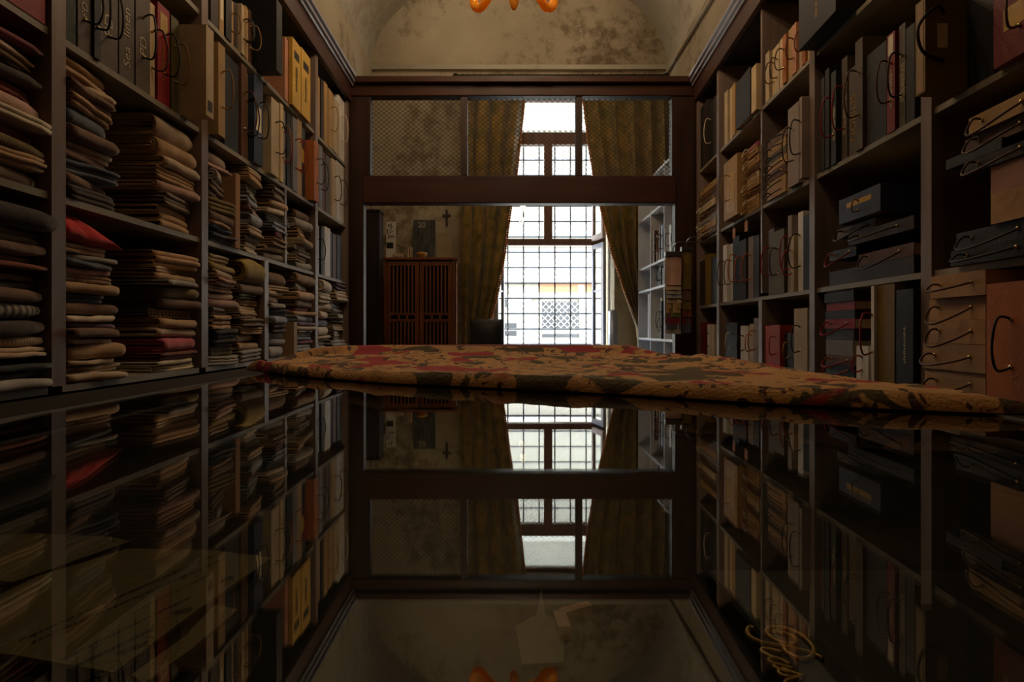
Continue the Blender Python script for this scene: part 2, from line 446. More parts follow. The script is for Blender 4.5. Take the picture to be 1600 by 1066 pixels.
def curtain(label, inner, outer, nf, phase, side):
    """inner / outer: lists of (photo y, photo x) edges at the rod's depth"""
    def ev(t, y):
        for (ya, xa), (yb, xb) in zip(t, t[1:]):
            if y <= yb: return xa + (xb - xa) * max(0, (y - ya) / (yb - ya))
        return t[-1][1]
    y_top, y_bot = 125, 610; R, K = 44, 90; P = []
    for i in range(R + 1):
        y = y_top + (y_bot - y_top) * i / R; row = []
        xi, xo = ev(inner, y), ev(outer, y); wd = abs(xi - xo) * RODY / FPX
        amp = min(.09, .10 * 0.55 / max(.2, wd) + .02)
        for k in range(K + 1):
            s = k / K
            x = xo + (xi - xo) * s
            ph = nf * 2 * math.pi * (s + .05 * math.sin(5 * s + i * .06)) + phase
            dy = amp * math.sin(ph) + .02 * math.sin(2.3 * ph + i * .15)
            dx = .02 * math.cos(ph)
            p = pt(x, y, RODY); row.append((p.x + dx, RODY + dy, p.z))
        P.append(row)
    mb = MB().grid(P)
    th = thing('curtain', label, 'curtain', (P[-1][K // 2][0], RODY, P[-1][K // 2][2]), 'window curtains')
    c = obj('drape', mb, cur_m, th, True)
    so = c.modifiers.new('thick', 'SOLIDIFY'); so.thickness = .008
    tb = MB()
    for i in range(0, R):
        for q in range(3):
            a = Vector(P[i][K]) * (1 - q / 3) + Vector(P[i + 1][K]) * (q / 3)
            tb.ball(a + Vector((.012 * side, -.012, 0)), .017, 6, 4)
    tag(obj('bobble_trim', tb, trim_m, th, True), kind='stuff')
    for k in range(0, K + 1, 9):
        x = P[0][k][0]
        obj('ring', MB().tube([(x, RODY + .036 * math.cos(a * math.pi / 5), RODZ - .008 + .036 * math.sin(a * math.pi / 5)) for a in range(10)], .006, 5, True), black_wood, rod)
    return th
curtain('olive gold curtain hanging behind the slatted cabinet side of the window',
        [(120, 823), (153, 820), (275, 808), (330, 799), (400, 789), (450, 780), (500, 767), (610, 752)], [(120, 722), (610, 721)], 4.5, .4, 1)
curtain('olive gold curtain drawn towards the white bookshelf side of the window',
        [(120, 911), (153, 915), (220, 922), (275, 931), (330, 941), (400, 956), (460, 976), (512, 996), (610, 1004)],
        [(120, 1044), (275, 1043), (330, 1037), (420, 1024), (512, 1012), (610, 1030)], 5.5, 1.2, -1)

# ------------------------------------------------------------------ side bookcases
AL, BL = 1.2235, 0.015            # front plane of the fabric bookcase:  X = -(AL + BL*Y)
AR, BR = 1.214, 0.05              # front plane of the binder bookcase:  X =  AR + BR*Y
PL = {'L': (-1, AL, BL), 'R': (1, AR, BR), 'W': (1, 1.576, 0.0)}      # W: white shelf beyond the partition
def fx(side, Y, d=0.0):
    """x of the front plane, d metres into the shelf (negative = out into the aisle)"""
    s, a, b = PL[side]
    return s * (a + b * Y + d)
def Yof(side, x, p=0.0):
    """depth along the shelf front (pushed out by p) seen at photo column x"""
    s, a, b = PL[side]
    return (a - p) / (s * (x - PX0) / FPX - b)
def Zof(side, x, y, p=0.0): return C + (PY0 - y) / FPX * Yof(side, x, p)
def slab(mb, side, Y0, Y1, d0, d1, z0, z1):
    p = [(fx(side, Y0, d0), Y0), (fx(side, Y0, d1), Y0), (fx(side, Y1, d1), Y1), (fx(side, Y1, d0), Y1)]
    if side == 'L': p = [p[1], p[0], p[3], p[2]]
    return mb.hexa([(x, y, z0) for x, y in p] + [(x, y, z1) for x, y in p])
LZ = [C + 1.293, C + .815, C + .372, C - .155]      # top faces of the fabric wall's boards
RZ = [C + 1.240, C + .690, C + .184, C - .192]
DEP = .46
posts = {'L': [.80, 1.754, 2.615, 3.30, 4.19, 5.03], 'R': [.90, 2.02, 2.88, 3.57, 4.44, 5.03]}
def bookcase(side, label, levels, half):
    loc = (fx(side, 3.0, DEP / 2), 3.0, 0)
    t = thing('wall_bookcase', label, 'bookcase', loc)
    Y0, Y1 = posts[side][0], 5.06
    obj('back_panel', slab(MB(), side, Y0, Y1, DEP, DEP + .02, 0, C + 1.95), wood_back, t)
    obj('top_panel', slab(MB(), side, Y0, Y1, 0, DEP + .02, C + 1.82, C + 1.84), wood_back, t)
    obj('base_panel', slab(MB(), side, Y0, Y1, .0, .03, 0, levels[3] - .03), wood_dark, t)
    for i, Y in enumerate(posts[side]):
        w = .028
        zt = C + 1.83
        if Y in half: zt = levels[2] - .02
        obj('upright', slab(MB(), side, Y - w, Y + w, -.008, DEP, levels[3], zt), wood_post, t)
    ps = posts[side]
    for a, b in zip(ps, ps[1:]):
        for li, z in enumerate(levels):
            if li < 3 and a in half: aa = a - .03
            else: aa = a
            obj('shelf_board', slab(MB(), side, aa + .028, b - .028 + (.06 if (b in half and li < 3) else 0), .002, DEP, z - .02, z), wood_board, t)
    obj('fascia', slab(MB(), side, Y0, Y1, -.03, 0, C + 1.80, C + 1.93), wood_beam, t)
    # moulded cornice
    prof = [(0.0, 1.93), (-.04, 1.93), (-.045, 1.943), (-.06, 1.95), (-.062, 1.965), (-.05, 1.975), (-.072, 1.985), (-.075, 2.0), (0.03, 2.0)]
    cm = MB(); k = len(prof)
    vs = [(fx(side, Y, d), Y, C + z) for Y in (Y0, Y1 + .02) for d, z in prof]
    cm.add(vs, [(i, i + 1, k + i + 1, k + i) if side == 'R' else (i + 1, i, k + i, k + i + 1) for i in range(k - 1)] + [tuple(range(k)), tuple(range(2 * k - 1, k - 1, -1))])
    obj('cornice', cm, metal_grey, t)
    return t
bcL = bookcase('L', 'tall dark wooden bookcase along the wall, stacked with folded fabrics', LZ, {3.30})
bcR = bookcase('R', 'tall dark wooden bookcase along the wall, packed with corded binders and boxes', RZ, {3.57})
# box-like divider standing between the cloth piles
obj('divider', slab(MB(), 'L', 3.60, 3.63, .0, DEP, LZ[2], LZ[1] - .02), wood_post, bcL)
obj('upright', slab(MB(), 'R', 3.56, 3.585, .0, DEP, RZ[2] + .02, C + 1.82), wood_post, bcR)

# ------------------------------------------------------------------ partition screen with wire mesh
PY, PT = 5.10, .09
ps = thing('partition_screen', 'dark brown wooden partition with three wire mesh panels above an open bay', 'partition', (.1, PY, 0))
def pbox(name, x0, x1, z0, z1, y0=PY, y1=PY + PT, m=wood_dark): return obj(name, MB().bevbox(x0, x1, y0, y1, z0, z1, .006), m, ps)
pbox('post', -1.34, -1.183, 0, C + 1.86); pbox('post', 1.30, 1.50, 0, C + 1.86)
pbox('stile', -1.183, -1.13, C + 1.224, C + 1.86); pbox('stile', 1.275, 1.30, C + 1.224, C + 1.86)
pbox('side_panel', XL, -1.34, 0, C + 1.86); pbox('side_panel', 1.50, XR, 0, C + 1.86)
pbox('rail', -1.183, 1.30, C + 1.005, C + 1.224, PY - .015, PY + PT + .015, wood_beam)
pbox('top_beam', XL, XR, C + 1.86, C + 1.95, PY - .01, PY + PT + .01, wood_beam)
pbox('cap_moulding', XL, XR, C + 1.95, C + 2.0, PY - .06, PY + PT + .06, wood_beam)
pbox('mullion', -.408, -.357, C + 1.224, C + 1.86); pbox('mullion', .51, .561, C + 1.224, C + 1.86)
wire_m = M('dark wire', hexc('2a1c12'), 0.6, 0.1, 20)
for (x0, x1) in ((-1.13, -.408), (-.357, .51), (.561, 1.275)):
    z0, z1 = C + 1.224, C + 1.86
    mb = MB(); sx, sz = .043, .036; k = sz / sx      # diamond cell
    for sgn in (1, -1):
        i = -int((z1 - z0) / k / sx) - 2
        while True:
            xs = x0 + i * sx; i += 1
            if xs > x1: break
            xe = xs + (z1 - z0) / k
            t0 = max(0, (x0 - xs) / (xe - xs)); t1 = min(1, (x1 - xs) / (xe - xs))
            if t1 <= t0: continue
            za, zb = z0 + (z1 - z0) * t0, z0 + (z1 - z0) * t1
            if sgn < 0: za, zb = z0 + z1 - za, z0 + z1 - zb
            mb.tube([(xs + (xe - xs) * t0, PY + .05 + .002 * sgn, za), (xs + (xe - xs) * t1, PY + .05 + .002 * sgn, zb)], .0024, 4)
    tag(obj('wire_mesh', mb, wire_m, ps), kind='stuff')

# ------------------------------------------------------------------ glass topped counter
TZ = .95
GX = .352
tbl = thing('display_counter', 'long dark display counter with a black glass top', 'counter', (0, .5, 0))
TY0, TY1 = -.6, 1.56
velvet = M('black velvet lining', hexc('0b0a0c'), 0.95, 0.2, 20)
obj('glass_top', MB().box(-GX, GX, TY0 + .08, TY1 - .08, TZ - .008, TZ), glass('table glass', (.86, .88, .85), 1.52), tbl)
for (x0, x1, y0, y1) in ((-.43, -GX, TY0, TY1), (GX, .43, TY0, TY1), (-GX, GX, TY0, TY0 + .08), (-GX, GX, TY1 - .08, TY1)):
    obj('frame_rail', MB().bevbox(x0, x1, y0, y1, TZ - .07, TZ + .001, .003), black_wood, tbl)
obj('tray', MB().box(-GX, GX, TY0 + .08, TY1 - .08, TZ - .07, TZ - .030), velvet, tbl)
for (x0, x1, y0, y1) in ((-.42, -.39, TY0 + .02, TY1 - .02), (.39, .42, TY0 + .02, TY1 - .02), (-.39, .39, TY0 + .02, TY0 + .05), (-.39, .39, TY1 - .05, TY1 - .02)):
    obj('side_panel', MB().box(x0, x1, y0, y1, .06, TZ - .07), wood_dark, tbl)
for x in (-.38, .38):
    for y in (TY0 + .08, TY1 - .08): obj('foot', MB().box(x - .04, x + .04, y - .04, y + .04, 0, .06), black_wood, tbl)

# ------------------------------------------------------------------ chandelier over the aisle, and two copies added for light
amber = bpy.data.materials.new('amber blown glass'); amber.use_nodes = True
nt = amber.node_tree; bs = nt.nodes['Principled BSDF']
bs.inputs['Base Color'].default_value = (*hexc('f5b03a'), 1); bs.inputs['Roughness'].default_value = .12
bs.inputs['Subsurface Weight'].default_value = .0
tl = nt.nodes.new('ShaderNodeBsdfTranslucent'); tl.inputs['Color'].default_value = (*hexc('ffc24a'), 1)
mx = nt.nodes.new('ShaderNodeMixShader'); mx.inputs['Fac'].default_value = .5
nz = nt.nodes.new('ShaderNodeTexNoise'); nz.inputs['Scale'].default_value = 12
nt.links.new(bs.outputs['BSDF'], mx.inputs[1]); nt.links.new(tl.outputs['BSDF'], mx.inputs[2])
nt.links.new(mx.outputs['Shader'], nt.nodes['Material Output'].inputs['Surface'])
def chandelier(label, CHY, CZ0, watts, tint=(1.0, .72, .44)):
    ch = thing('chandelier', label, 'chandelier', (0, CHY, CZ0))
    obj('stem', MB().lathe([(.012, 0), (.022, .02), (.03, .05), (.018, .09), (.045, .14), (.05, .2), (.02, .28), (.03, .36), (.015, .5), (.012, ZS + RISE - CZ0 + .065)], (.012, CHY, CZ0 - .105), 14), amber, ch, True)
    for k in range(4):
        a = math.pi / 4 + k * math.pi / 2; dx, dy = math.cos(a), math.sin(a)
        prof = [(.03, .17), (.13, .13), (.23, .05), (.30, .012), (.36, .05), (.36, .11), (.31, .13), (.28, .095), (.305, .065)]
        pts = spline([(.012 + dx * r, CHY + dy * r, CZ0 + h) for r, h in prof], 5)
        rr = [.017 + .012 * math.sin(math.pi * i / (len(pts) - 1)) for i in range(len(pts))]
        obj('scroll_arm', MB().tube(pts, rr, 10), amber, ch, True)
        pts = spline([(.012 + dx * r, CHY + dy * r, CZ0 + h) for r, h in ((.02, .22), (.12, .20), (.24, .26), (.30, .36))], 5)
        obj('arm', MB().tube(pts, .012, 8), amber, ch, True)
        c = (.012 + dx * .30, CHY + dy * .30, CZ0 + .36)
        obj('cup', MB().lathe([(.012, 0), (.05, .015), (.055, .03), (.02, .03), (.018, .07)], c, 14), amber, ch, True)
        bulb = MB().ball((c[0], c[1], c[2] + .115), .028, 10, 8)
        obj('bulb', bulb, emit('warm bulb', (1.0, .62, .30), 6.0), ch, True)
        l = bpy.data.lights.new('bulb_light', 'POINT'); l.energy = watts; l.color = tint; l.shadow_soft_size = .06
        lo = bpy.data.objects.new('bulb_light', l); COL.objects.link(lo); lo.location = (c[0], c[1], c[2] + .19)
    obj('ceiling_rose', MB().lathe([(.02, -.06), (.06, -.03), (.09, 0)], (.012, CHY, ZS + RISE - .02), 16), brass, ch, True)

chandelier('amber glass chandelier with scrolled arms hanging over the aisle before the partition', 3.9, C + 2.055, LAMP_W)
chandelier('amber glass chandelier with scrolled arms hanging over the glass counter', 2.2, C + 2.055, FILL_N)  # added lamp, brightens the cloth on the counter
chandelier('amber glass chandelier with scrolled arms hanging in the room behind the partition', 6.7, C + 3.66, FILL_B, (1.0, .82, .60))  # added lamp, lifts the dark room past the partition

# ------------------------------------------------------------------ folded fabrics on the left bookcase
PAL = {  # code: (word, hex)
 'bei': ('beige', 'c2aa8c'), 'tan': ('tan', 'b59269'), 'crm': ('cream', 'd0c2a8'), 'gry': ('grey', '9b958c'),
 'slt': ('slate blue', '4a5260'), 'drk': ('dark brown', '3a2b24'), 'brn': ('brown', '6f4e37'), 'rst': ('rust', '7d3a20'),
 'red': ('bright red', 'c20d12'), 'olv': ('olive', '75601f'), 'pnk': ('rose pink', 'b65560'), 'pkb': ('pinkish beige', 'b38d7e'),
 'blk': ('black', '211d1b'), 'grn': ('dull green', '5f6b3a'), 'wine': ('wine red', '74202f'), 'blu': ('steel blue', '51617a'),
 'ylw': ('mustard', 'a08738'), 'pur': ('dull purple', '654a5e'), 'gbl': ('bluish grey', '8b93a0'), 'ggn': ('dark green', '2c332c'),
 'gbr': ('grey brown', '82705f')}
def cloth_mat(code):
    base = code.split('/')[0]; c = hexc(PAL[base][1])
    if code.endswith('/s'): return striped('striped ' + PAL[base][0] + ' cloth', c, tuple(x * .22 for x in c), 14)
    if code.endswith('/r'): return striped('ribbed ' + PAL[base][0] + ' cloth', c, tuple(x * .55 for x in c), 30)
    if code.endswith('/p'): return M('patterned ' + PAL[base][0] + ' cloth', tuple(x * .35 for x in c), .85, .3, 45, .4, 300, sheen=.2, col2=c)
    return M(PAL[base][0] + ' cloth', c, .88, .16, 14, .5, 260, sheen=.25, rnd=.12)
ORD = ['top', 'second', 'third', 'fourth', 'fifth', 'sixth', 'seventh', 'eighth', 'ninth', 'tenth', 'eleventh', 'twelfth',
       'thirteenth', 'fourteenth', 'fifteenth', 'sixteenth', 'seventeenth', 'eighteenth']

def fold_mesh(Y0, Y1, z0, z1, p, depth, rng, bag=False):
    """folded length of cloth: nested U-shaped layers, rounded fold towards the aisle"""
    mb = MB(); H = z1 - z0; zc = (z0 + z1) / 2
    nl = max(1, min(4, int(H / .017))); th = H / (2 * nl + .4)
    sag = rng.uniform(-.003, .003); ph = rng.uniform(0, 6); yaw = rng.uniform(-.022, .022); tilt = rng.uniform(-.004, .004)
    seg = 9; taper = rng.uniform(.06, .34)
    subs = [(0.0, H, nl)]
    if not bag and H > .02 and rng.random() < .45:            # loosely folded: two or three thinner folds on each other
        q = 3 if H > .035 else 2
        subs = [(-H / 2 + H * (i + .5) / q, H / q * 1.02, 1) for i in range(q)]
    for (hc, Hs, k, off) in [(hc, Hs, k, rng.uniform(-.008, .012) if len(subs) > 1 else 0) for hc, Hs, m_ in subs for k in range(m_)]:
        r_o = Hs / 2 - k * th; r_i = max(.0012, r_o - (th if len(subs) == 1 else Hs * .3) * .86)
        if r_o < .003: break
        ya, yb = Y0 + rng.uniform(0, .012) + k * rng.uniform(0, .008), Y1 - rng.uniform(0, .010)
        def path(r):
            q = [(depth, r), (depth * .62, r), (depth * .3, r), (r_o + .02, r)]
            for a in range(7):
                an = math.pi / 2 + math.pi * a / 6
                q.append((k * th + r_o + math.cos(an) * r * .8 - r_o * .2 + off, math.sin(an) * r))
            q += [(r_o + .02, -r), (depth * .3, -r), (depth * .62, -r), (depth, -r)]
            return q
        ring = path(r_o) + path(r_i)[::-1]
        nr = len(ring); base = len(mb.v)
        for j in range(seg + 1):
            t = j / seg; Y = ya + (yb - ya) * t
            e = abs(2 * t - 1); sh = 1 - (taper if t > .5 else .06) * e ** 9
            for (d, h) in ring:
                w = noise.noise(Vector((Y * 9 + ph, d * 7, zc * 20)))
                w2 = noise.noise(Vector((Y * 24 + ph, d * 5 + 3, zc * 30)))
                hh = hc + h * sh * (1 + .17 * w) + sag * math.sin(math.pi * t) + tilt * (2 * t - 1) + (.0036 * w2 if not bag else .012 * w)
                dd = d + yaw * (2 * t - 1) + .011 * w + .005 * w2 + (.010 * e ** 10 if t > .5 else 0)
                mb.v.append(Vector((fx('L', Y, dd - p), Y, zc + max(-H * .5, hh))))
        for j in range(seg):
            for i in range(nr):
                a = base + j * nr + i; b = base + j * nr + (i + 1) % nr
                mb.f.append((a, b, b + nr, a + nr))
        m = nr // 2
        for i in range(m - 1):
            a, b, c, d = base + i, base + i + 1, base + nr - 2 - i, base + nr - 1 - i
            mb.f.append((d, c, b, a)); o = seg * nr; mb.f.append((a + o, b + o, c + o, d + o))
    return mb

def clamp_bay(side, Y0, Y1, half=False):
    """keep an interval between the uprights of its bay"""
    m = (Y0 + Y1) / 2; ps_ = posts[side] if side in posts else [0, 99]
    lo = max([q for q in ps_ if q < m] or [0]); hi = min([q for q in ps_ if q > m] or [99])
    return max(Y0, lo + .031), min(Y1, hi - .031)

def pile(x0, x1, tops, codes, shelf, where, group, dep=.36, p0=.0):
    rng = random.Random(int(x1 * 7 + tops[0]))
    zs = [Zof('L', x1, y, p0) for y in tops]
    lo = LZ[shelf]; zs[0] = min(zs[0], LZ[shelf - 1] - .034); sc = (zs[0] - lo) / (zs[0] - zs[-1]); zs = [lo + (z - zs[-1]) * sc for z in zs]
    for i, code in enumerate(codes):
        p = p0 + rng.uniform(-.028, .022)
        Y0, Y1 = Yof('L', x0, p0) + rng.uniform(-.012, .022), Yof('L', x1, p0) + rng.uniform(-.022, .010)
        Y0, Y1 = clamp_bay('L', Y0, Y1)
        mb = fold_mesh(Y0, Y1, zs[i + 1] + .0008, zs[i] - .0008, p, dep + rng.uniform(-.04, .02), rng)
        kind = {'s': 'striped ', 'r': 'ribbed ', 'p': 'patterned '}.get(code.split('/')[1] if '/' in code else '', '')
        last = i == len(codes) - 1
        pos = 'lowest' if last else ('topmost' if i == 0 else ORD[i] + ' from top')
        lab = '%s %sfolded cloth, %s, %s' % (PAL[code.split('/')[0]][0], kind, pos, where)
        tag(obj('folded_fabric', mb, cloth_mat(code), None, True), lab, 'fabric', group)

W = lambda s: s.split()
G = 'folded fabrics piled on the bookcase'
B5, B4, B3, B2, B1 = 'fifth bay from partition', 'fourth bay from partition', 'third bay from partition', 'second bay from partition', 'bay beside partition'
pile(-190, 80, [86, 96, 119, 133, 150, 174, 197, 214, 235, 252, 275, 297],
     W('wine bei drk drk rst pkb crm rst olv/r tan gbr'), 2, 'upper shelf, ' + B5, G)
pile(-190, 94, [338, 372, 393, 410, 421, 431, 449, 461, 482, 506, 531, 547, 563, 573, 584, 594, 611],
     W('drk/p olv brn gry rst brn slt brn gry/s drk bei/r bei drk ggn blk gry'), 3, 'lower shelf, ' + B5, G)
pile(100, 191, [134, 159, 170, 187, 203, 228, 247, 262, 274, 294, 309, 331],
     W('tan bei brn tan slt brn bei brn slt brn drk'), 2, 'upper shelf, far pile, ' + B4, G)
pile(252, 316, [212, 246, 270, 285, 302, 317, 335, 366],
     W('bei tan bei tan pkb gbr tan'), 2, 'upper shelf, partition-side pile, ' + B4, G)
pile(100, 188, [391, 407, 417, 427, 438, 450, 466, 481, 499, 510, 519, 534, 543, 566, 575, 587, 600],
     W('tan gry slt pkb tan/p tan blk brn crm pur brn bei tan bei crm bei'), 3, 'pile under the bright red cloth', G)
pile(247, 312, [404, 427, 436, 446, 455, 473, 488, 503, 518, 532, 553, 565, 573, 582],
     W('tan bei tan gry olv brn tan/s tan bei pnk rst crm crm'), 3, 'lower shelf, partition-side pile, ' + B4, G)
# tall bright red bundle on top of its pile
rr = random.Random(5); zr = Zof('L', 188, 391); Ya, Yb = Yof('L', 101), Yof('L', 189)
mb = MB(); P = []
for j in range(15):
    t = j / 14; Y = Ya + (Yb - Ya) * t; h = .068 * (1 - t ** 3.2) * (.92 + .08 * math.sin(7 * t)) + .012
    row = []
    for (d, u) in [(.34, 0), (.1, 0), (.012, .0), (-.008, .2), (-.006, .45), (.01, .75), (.035, .95), (.07, 1.0), (.15, .92), (.25, .85), (.34, .7)]:
        crease = -.014 * math.exp(-((t - .22 - .22 * (1 - u)) / .035) ** 2) if 0 < u else 0
        row.append((fx('L', Y, d - crease), Y, zr + h * u + .004 * math.sin(9 * t + 5 * u)))
    P.append(row)
mb.grid(P); mb.f = [f[::-1] for f in mb.f]
n = len(P[0]); mb.f.append(tuple(range(n))); mb.f.append(tuple(range(14 * n + n - 1, 14 * n - 1, -1)))
for j in range(14): mb.f.append((j * n, (j + 1) * n, (j + 1) * n + n - 1, j * n + n - 1))
tag(obj('folded_fabric', mb, cloth_mat('red'), None, True), 'bright red cloth bundle with a dark crease, on top of a folded pile', 'fabric', G)
# wine red cloth lying on the upper pile of the fifth bay
pile(326, 362, [250, 271, 279, 297, 320, 341, 357, 363, 368, 373, 386],
     W('gbr pkb gry brn olv brn tan slt gbl slt'), 2, 'pile beside the upright card, upper shelf', G)
pile(384, 421, [272, 294, 302, 309, 323, 332, 344, 361, 374, 384, 399],
     W('bei tan grn gry gbl pkb gbl bei gbr crm'), 2, 'middle pile of upper shelf, ' + B3, G)
pile(424, 452, [306, 322, 332, 342, 355, 368, 376, 387, 396, 408],
     W('gbr tan crm blk gbl wine tan bei gry'), 2, 'pile against the divider, upper shelf', G)
pile(468, 489, [337, 350, 364, 380, 389, 396, 405, 413, 424],
     W('brn gry tan bei crm gry bei gry'), 2, 'partition-side pile, upper shelf, ' + B2, G)
pile(326, 371, [405, 421, 432, 442, 455, 465, 476, 489, 500, 524, 546, 565, 580],
     W('bei ylw bei pkb bei bei pkb gry/p tan blk olv/p gry'), 3, 'pile beside the mustard bag, lower shelf', G)
pile(374, 411, [448, 463, 472, 482, 492, 502, 514, 526, 538, 550, 568],
     W('gbr grn tan bei bei gbr tan crm tan gry'), 3, 'pile under the mustard bag, lower shelf', G)
pile(418, 449, [430, 450, 458, 466, 478, 486, 498, 510, 522, 532, 542, 562],
     W('brn bei bei pkb gry blk gbl drk gry gry gry'), 3, 'first pile past the thin upright, lower shelf', G)
pile(461, 490, [430, 449, 460, 473, 483, 490, 497, 506, 512, 519, 529, 534, 540, 556],
     W('tan/p gry tan gbr wine tan gbl pur bei gry gbl wine gry'), 3, 'partition-side pile, lower shelf, ' + B2, G)
pile(498, 519, [440, 461, 478, 490, 503, 516, 530, 537, 546, 556],
     W('crm crm bei bei slt crm bei bei crm'), 3, 'outer pile, lower shelf, ' + B1, G)
pile(522, 541, [440, 457, 474, 484, 493, 501, 510, 520, 534, 550],
     W('pur bei gbl gry gry gry bei gbr gry'), 3, 'partition-side pile, lower shelf, ' + B1, G)
# mustard cloth bag slumped over its pile
rng = random.Random(3)
zb = Zof('L', 411, 448)
mb = fold_mesh(Yof('L', 373, .0) + .02, Yof('L', 408, .0), zb + .004, zb + .118, .03, .32, rng, True)
tag(obj('folded_fabric', mb, cloth_mat('ylw'), None, True), 'slumped mustard yellow cloth bundle on top of a pile of folded fabrics', 'fabric', G)

# ------------------------------------------------------------------ sample books and boxes
BK = {'tau': ('taupe', '54473b'), 'blk': ('black', '131110'), 'grn': ('dark green', '20261f'), 'crm': ('cream', 'c2a97f'), 'red': ('red', '8a1012'),
      'olv': ('olive', '54491f'), 'tan': ('tan', 'a4824f'), 'brn': ('brown', '5b3a25'), 'nav': ('navy blue', '26304a'), 'gry': ('grey', '77757a'),
      'wht': ('white', 'd8d6d2'), 'org': ('orange', 'a5602a'), 'yel': ('yellow', 'c09a3f'), 'lil': ('pale lilac', 'b3a9b8'), 'ivy': ('ivory', 'b7a382'),
      'crs': ('crimson', '6e1016'), 'ord': ('orange red', 'a22d12'), 'gld': ('olive gold', '7c6222'), 'sky': ('dull blue', '39435f'), 'umb': ('umber', '2c2019'),
      'slt': ('slate', '282c33'), 'pkb': ('pinkish beige', 'a0735c'), 'lin': ('linen beige', 'ad8558'), 'mag': ('magenta', '7a1030'), 'tgr': ('taupe grey', '8a7a70'),
      'pbl': ('pale blue', 'a9b6c8'), 'sal': ('salmon', 'b07a5c')}
def bmat(c): return M(BK[c][0] + ' book cloth', hexc(BK[c][1]), .62, .14, 9, .25, 200, spec=.4, rnd=.08)
def eyelet(side, Y, z, p, parent):
    obj('eyelet', MB().ball((fx(side, Y, -p - .002), Y, z), .0055, 7, 4), brass, parent, True)
def loop_v(side, Y, za, zb, p, cord, parent, out=.065, lean=.0):
    s = PL[side][0]
    pts = [(fx(side, Y, -p + .002), Y, za), (fx(side, Y + lean * .3, -p - out * .7), Y + lean * .3, za + (za - zb) * .02),
           (fx(side, Y + lean, -p - out), Y + lean, (za + zb) / 2 - .01), (fx(side, Y + lean * .6, -p - out * .75), Y + lean * .6, zb - .008), (fx(side, Y, -p + .002), Y, zb)]
    obj('cord_handle', MB().tube(spline(pts, 6), 0.0033, 6), CORD[cord], parent, True)
    eyelet(side, Y, za, p, parent); eyelet(side, Y, zb, p, parent)
def loop_h(side, Ya, Yb, z, p, cord, parent, out=.05, drop=.04):
    Ym = Ya * .35 + Yb * .65
    pts = [(fx(side, Ya, -p + .002), Ya, z), (fx(side, Ya, -p - out * .6), Ya + (Yb - Ya) * .15, z - drop * .5),
           (fx(side, Ym, -p - out), Ym, z - drop), (fx(side, Yb, -p - out * .8), Yb + (Yb - Ya) * .06, z - drop * .8), (fx(side, Yb, -p - out * .5), Yb + (Yb - Ya) * .02, z + .002), (fx(side, Yb, -p + .002), Yb, z)]
    obj('cord_handle', MB().tube(spline(pts, 6), 0.0033, 6), CORD[cord], parent, True)
    eyelet(side, Ya, z, p, parent); eyelet(side, Yb, z, p, parent)

def book_at(side, Ya, Yb, z0, z1, col, p, depth, label, cat, name, group, cord=None, txt=None, ink=gold_ink, ct=(.70, .32), solid=False, lab_patch=None, tsz=None):
    """standing binder: spine and boards, page block, cord handle, eyelets"""
    Y0, Y1 = min(Ya, Yb) + .0012, max(Ya, Yb) - .0012
    t = thing(name, label, cat, (fx(side, (Y0 + Y1) / 2, depth / 2 - p), (Y0 + Y1) / 2, z0), group)
    w = Y1 - Y0; b = min(.004, w * .2)
    cv = MB()
    slab(cv, side, Y0, Y1, -p, -p + b, z0, z1)
    slab(cv, side, Y0, Y0 + b, -p + b, -p + depth, z0, z1); slab(cv, side, Y1 - b, Y1, -p + b, -p + depth, z0, z1)
    if solid:
        slab(cv, side, Y0 + b, Y1 - b, -p + b, -p + depth, z1 - b, z1); slab(cv, side, Y0 + b, Y1 - b, -p + b, -p + depth, z0, z0 + b)
    obj('cover', cv, bmat(col), t)
    obj('pages' if not solid else 'lining', slab(MB(), side, Y0 + b, Y1 - b, -p + b, -p + depth - .006, z0 + .006, z1 - .008), paper, t)
    Yc = (Y0 + Y1) / 2; h = z1 - z0; s = PL[side][0]
    if cord: loop_v(side, Yc, z0 + h * ct[0], z0 + h * ct[1], p, cord, t, .022 + .032 * min(1, h / .35), random.uniform(-.02, .02))
    if lab_patch:
        obj('spine_label', slab(MB(), side, Yc - w * .3, Yc + w * .3, -p - .0008, -p, z0 + h * lab_patch[0], z0 + h * lab_patch[1]), MATS[lab_patch[2]], t)
    if txt and txt[0] == '~':                                # worn, unreadable print: a line of small strokes
        mk = MB(); zz = z0 + h * .25; end = z0 + h * float(txt[1:] or .6); hw = (tsz or w * .3) / 2
        while zz < end:
            a = random.uniform(.5, 1) * hw; l = random.uniform(.004, .009)
            slab(mk, side, Yc - a, Yc + a * random.uniform(.2, 1), -p - .0008, -p, zz, zz + l * .5); zz += l
        obj('lettering', mk, ink, t)
    elif txt:
        f = tsz or w * .62
        place_text('lettering', txt, f, (fx(side, Yc, -p - .0008), Yc, z0 + h * .42), (0, 0, 1), (0, s, 0), ink, t)
    return t

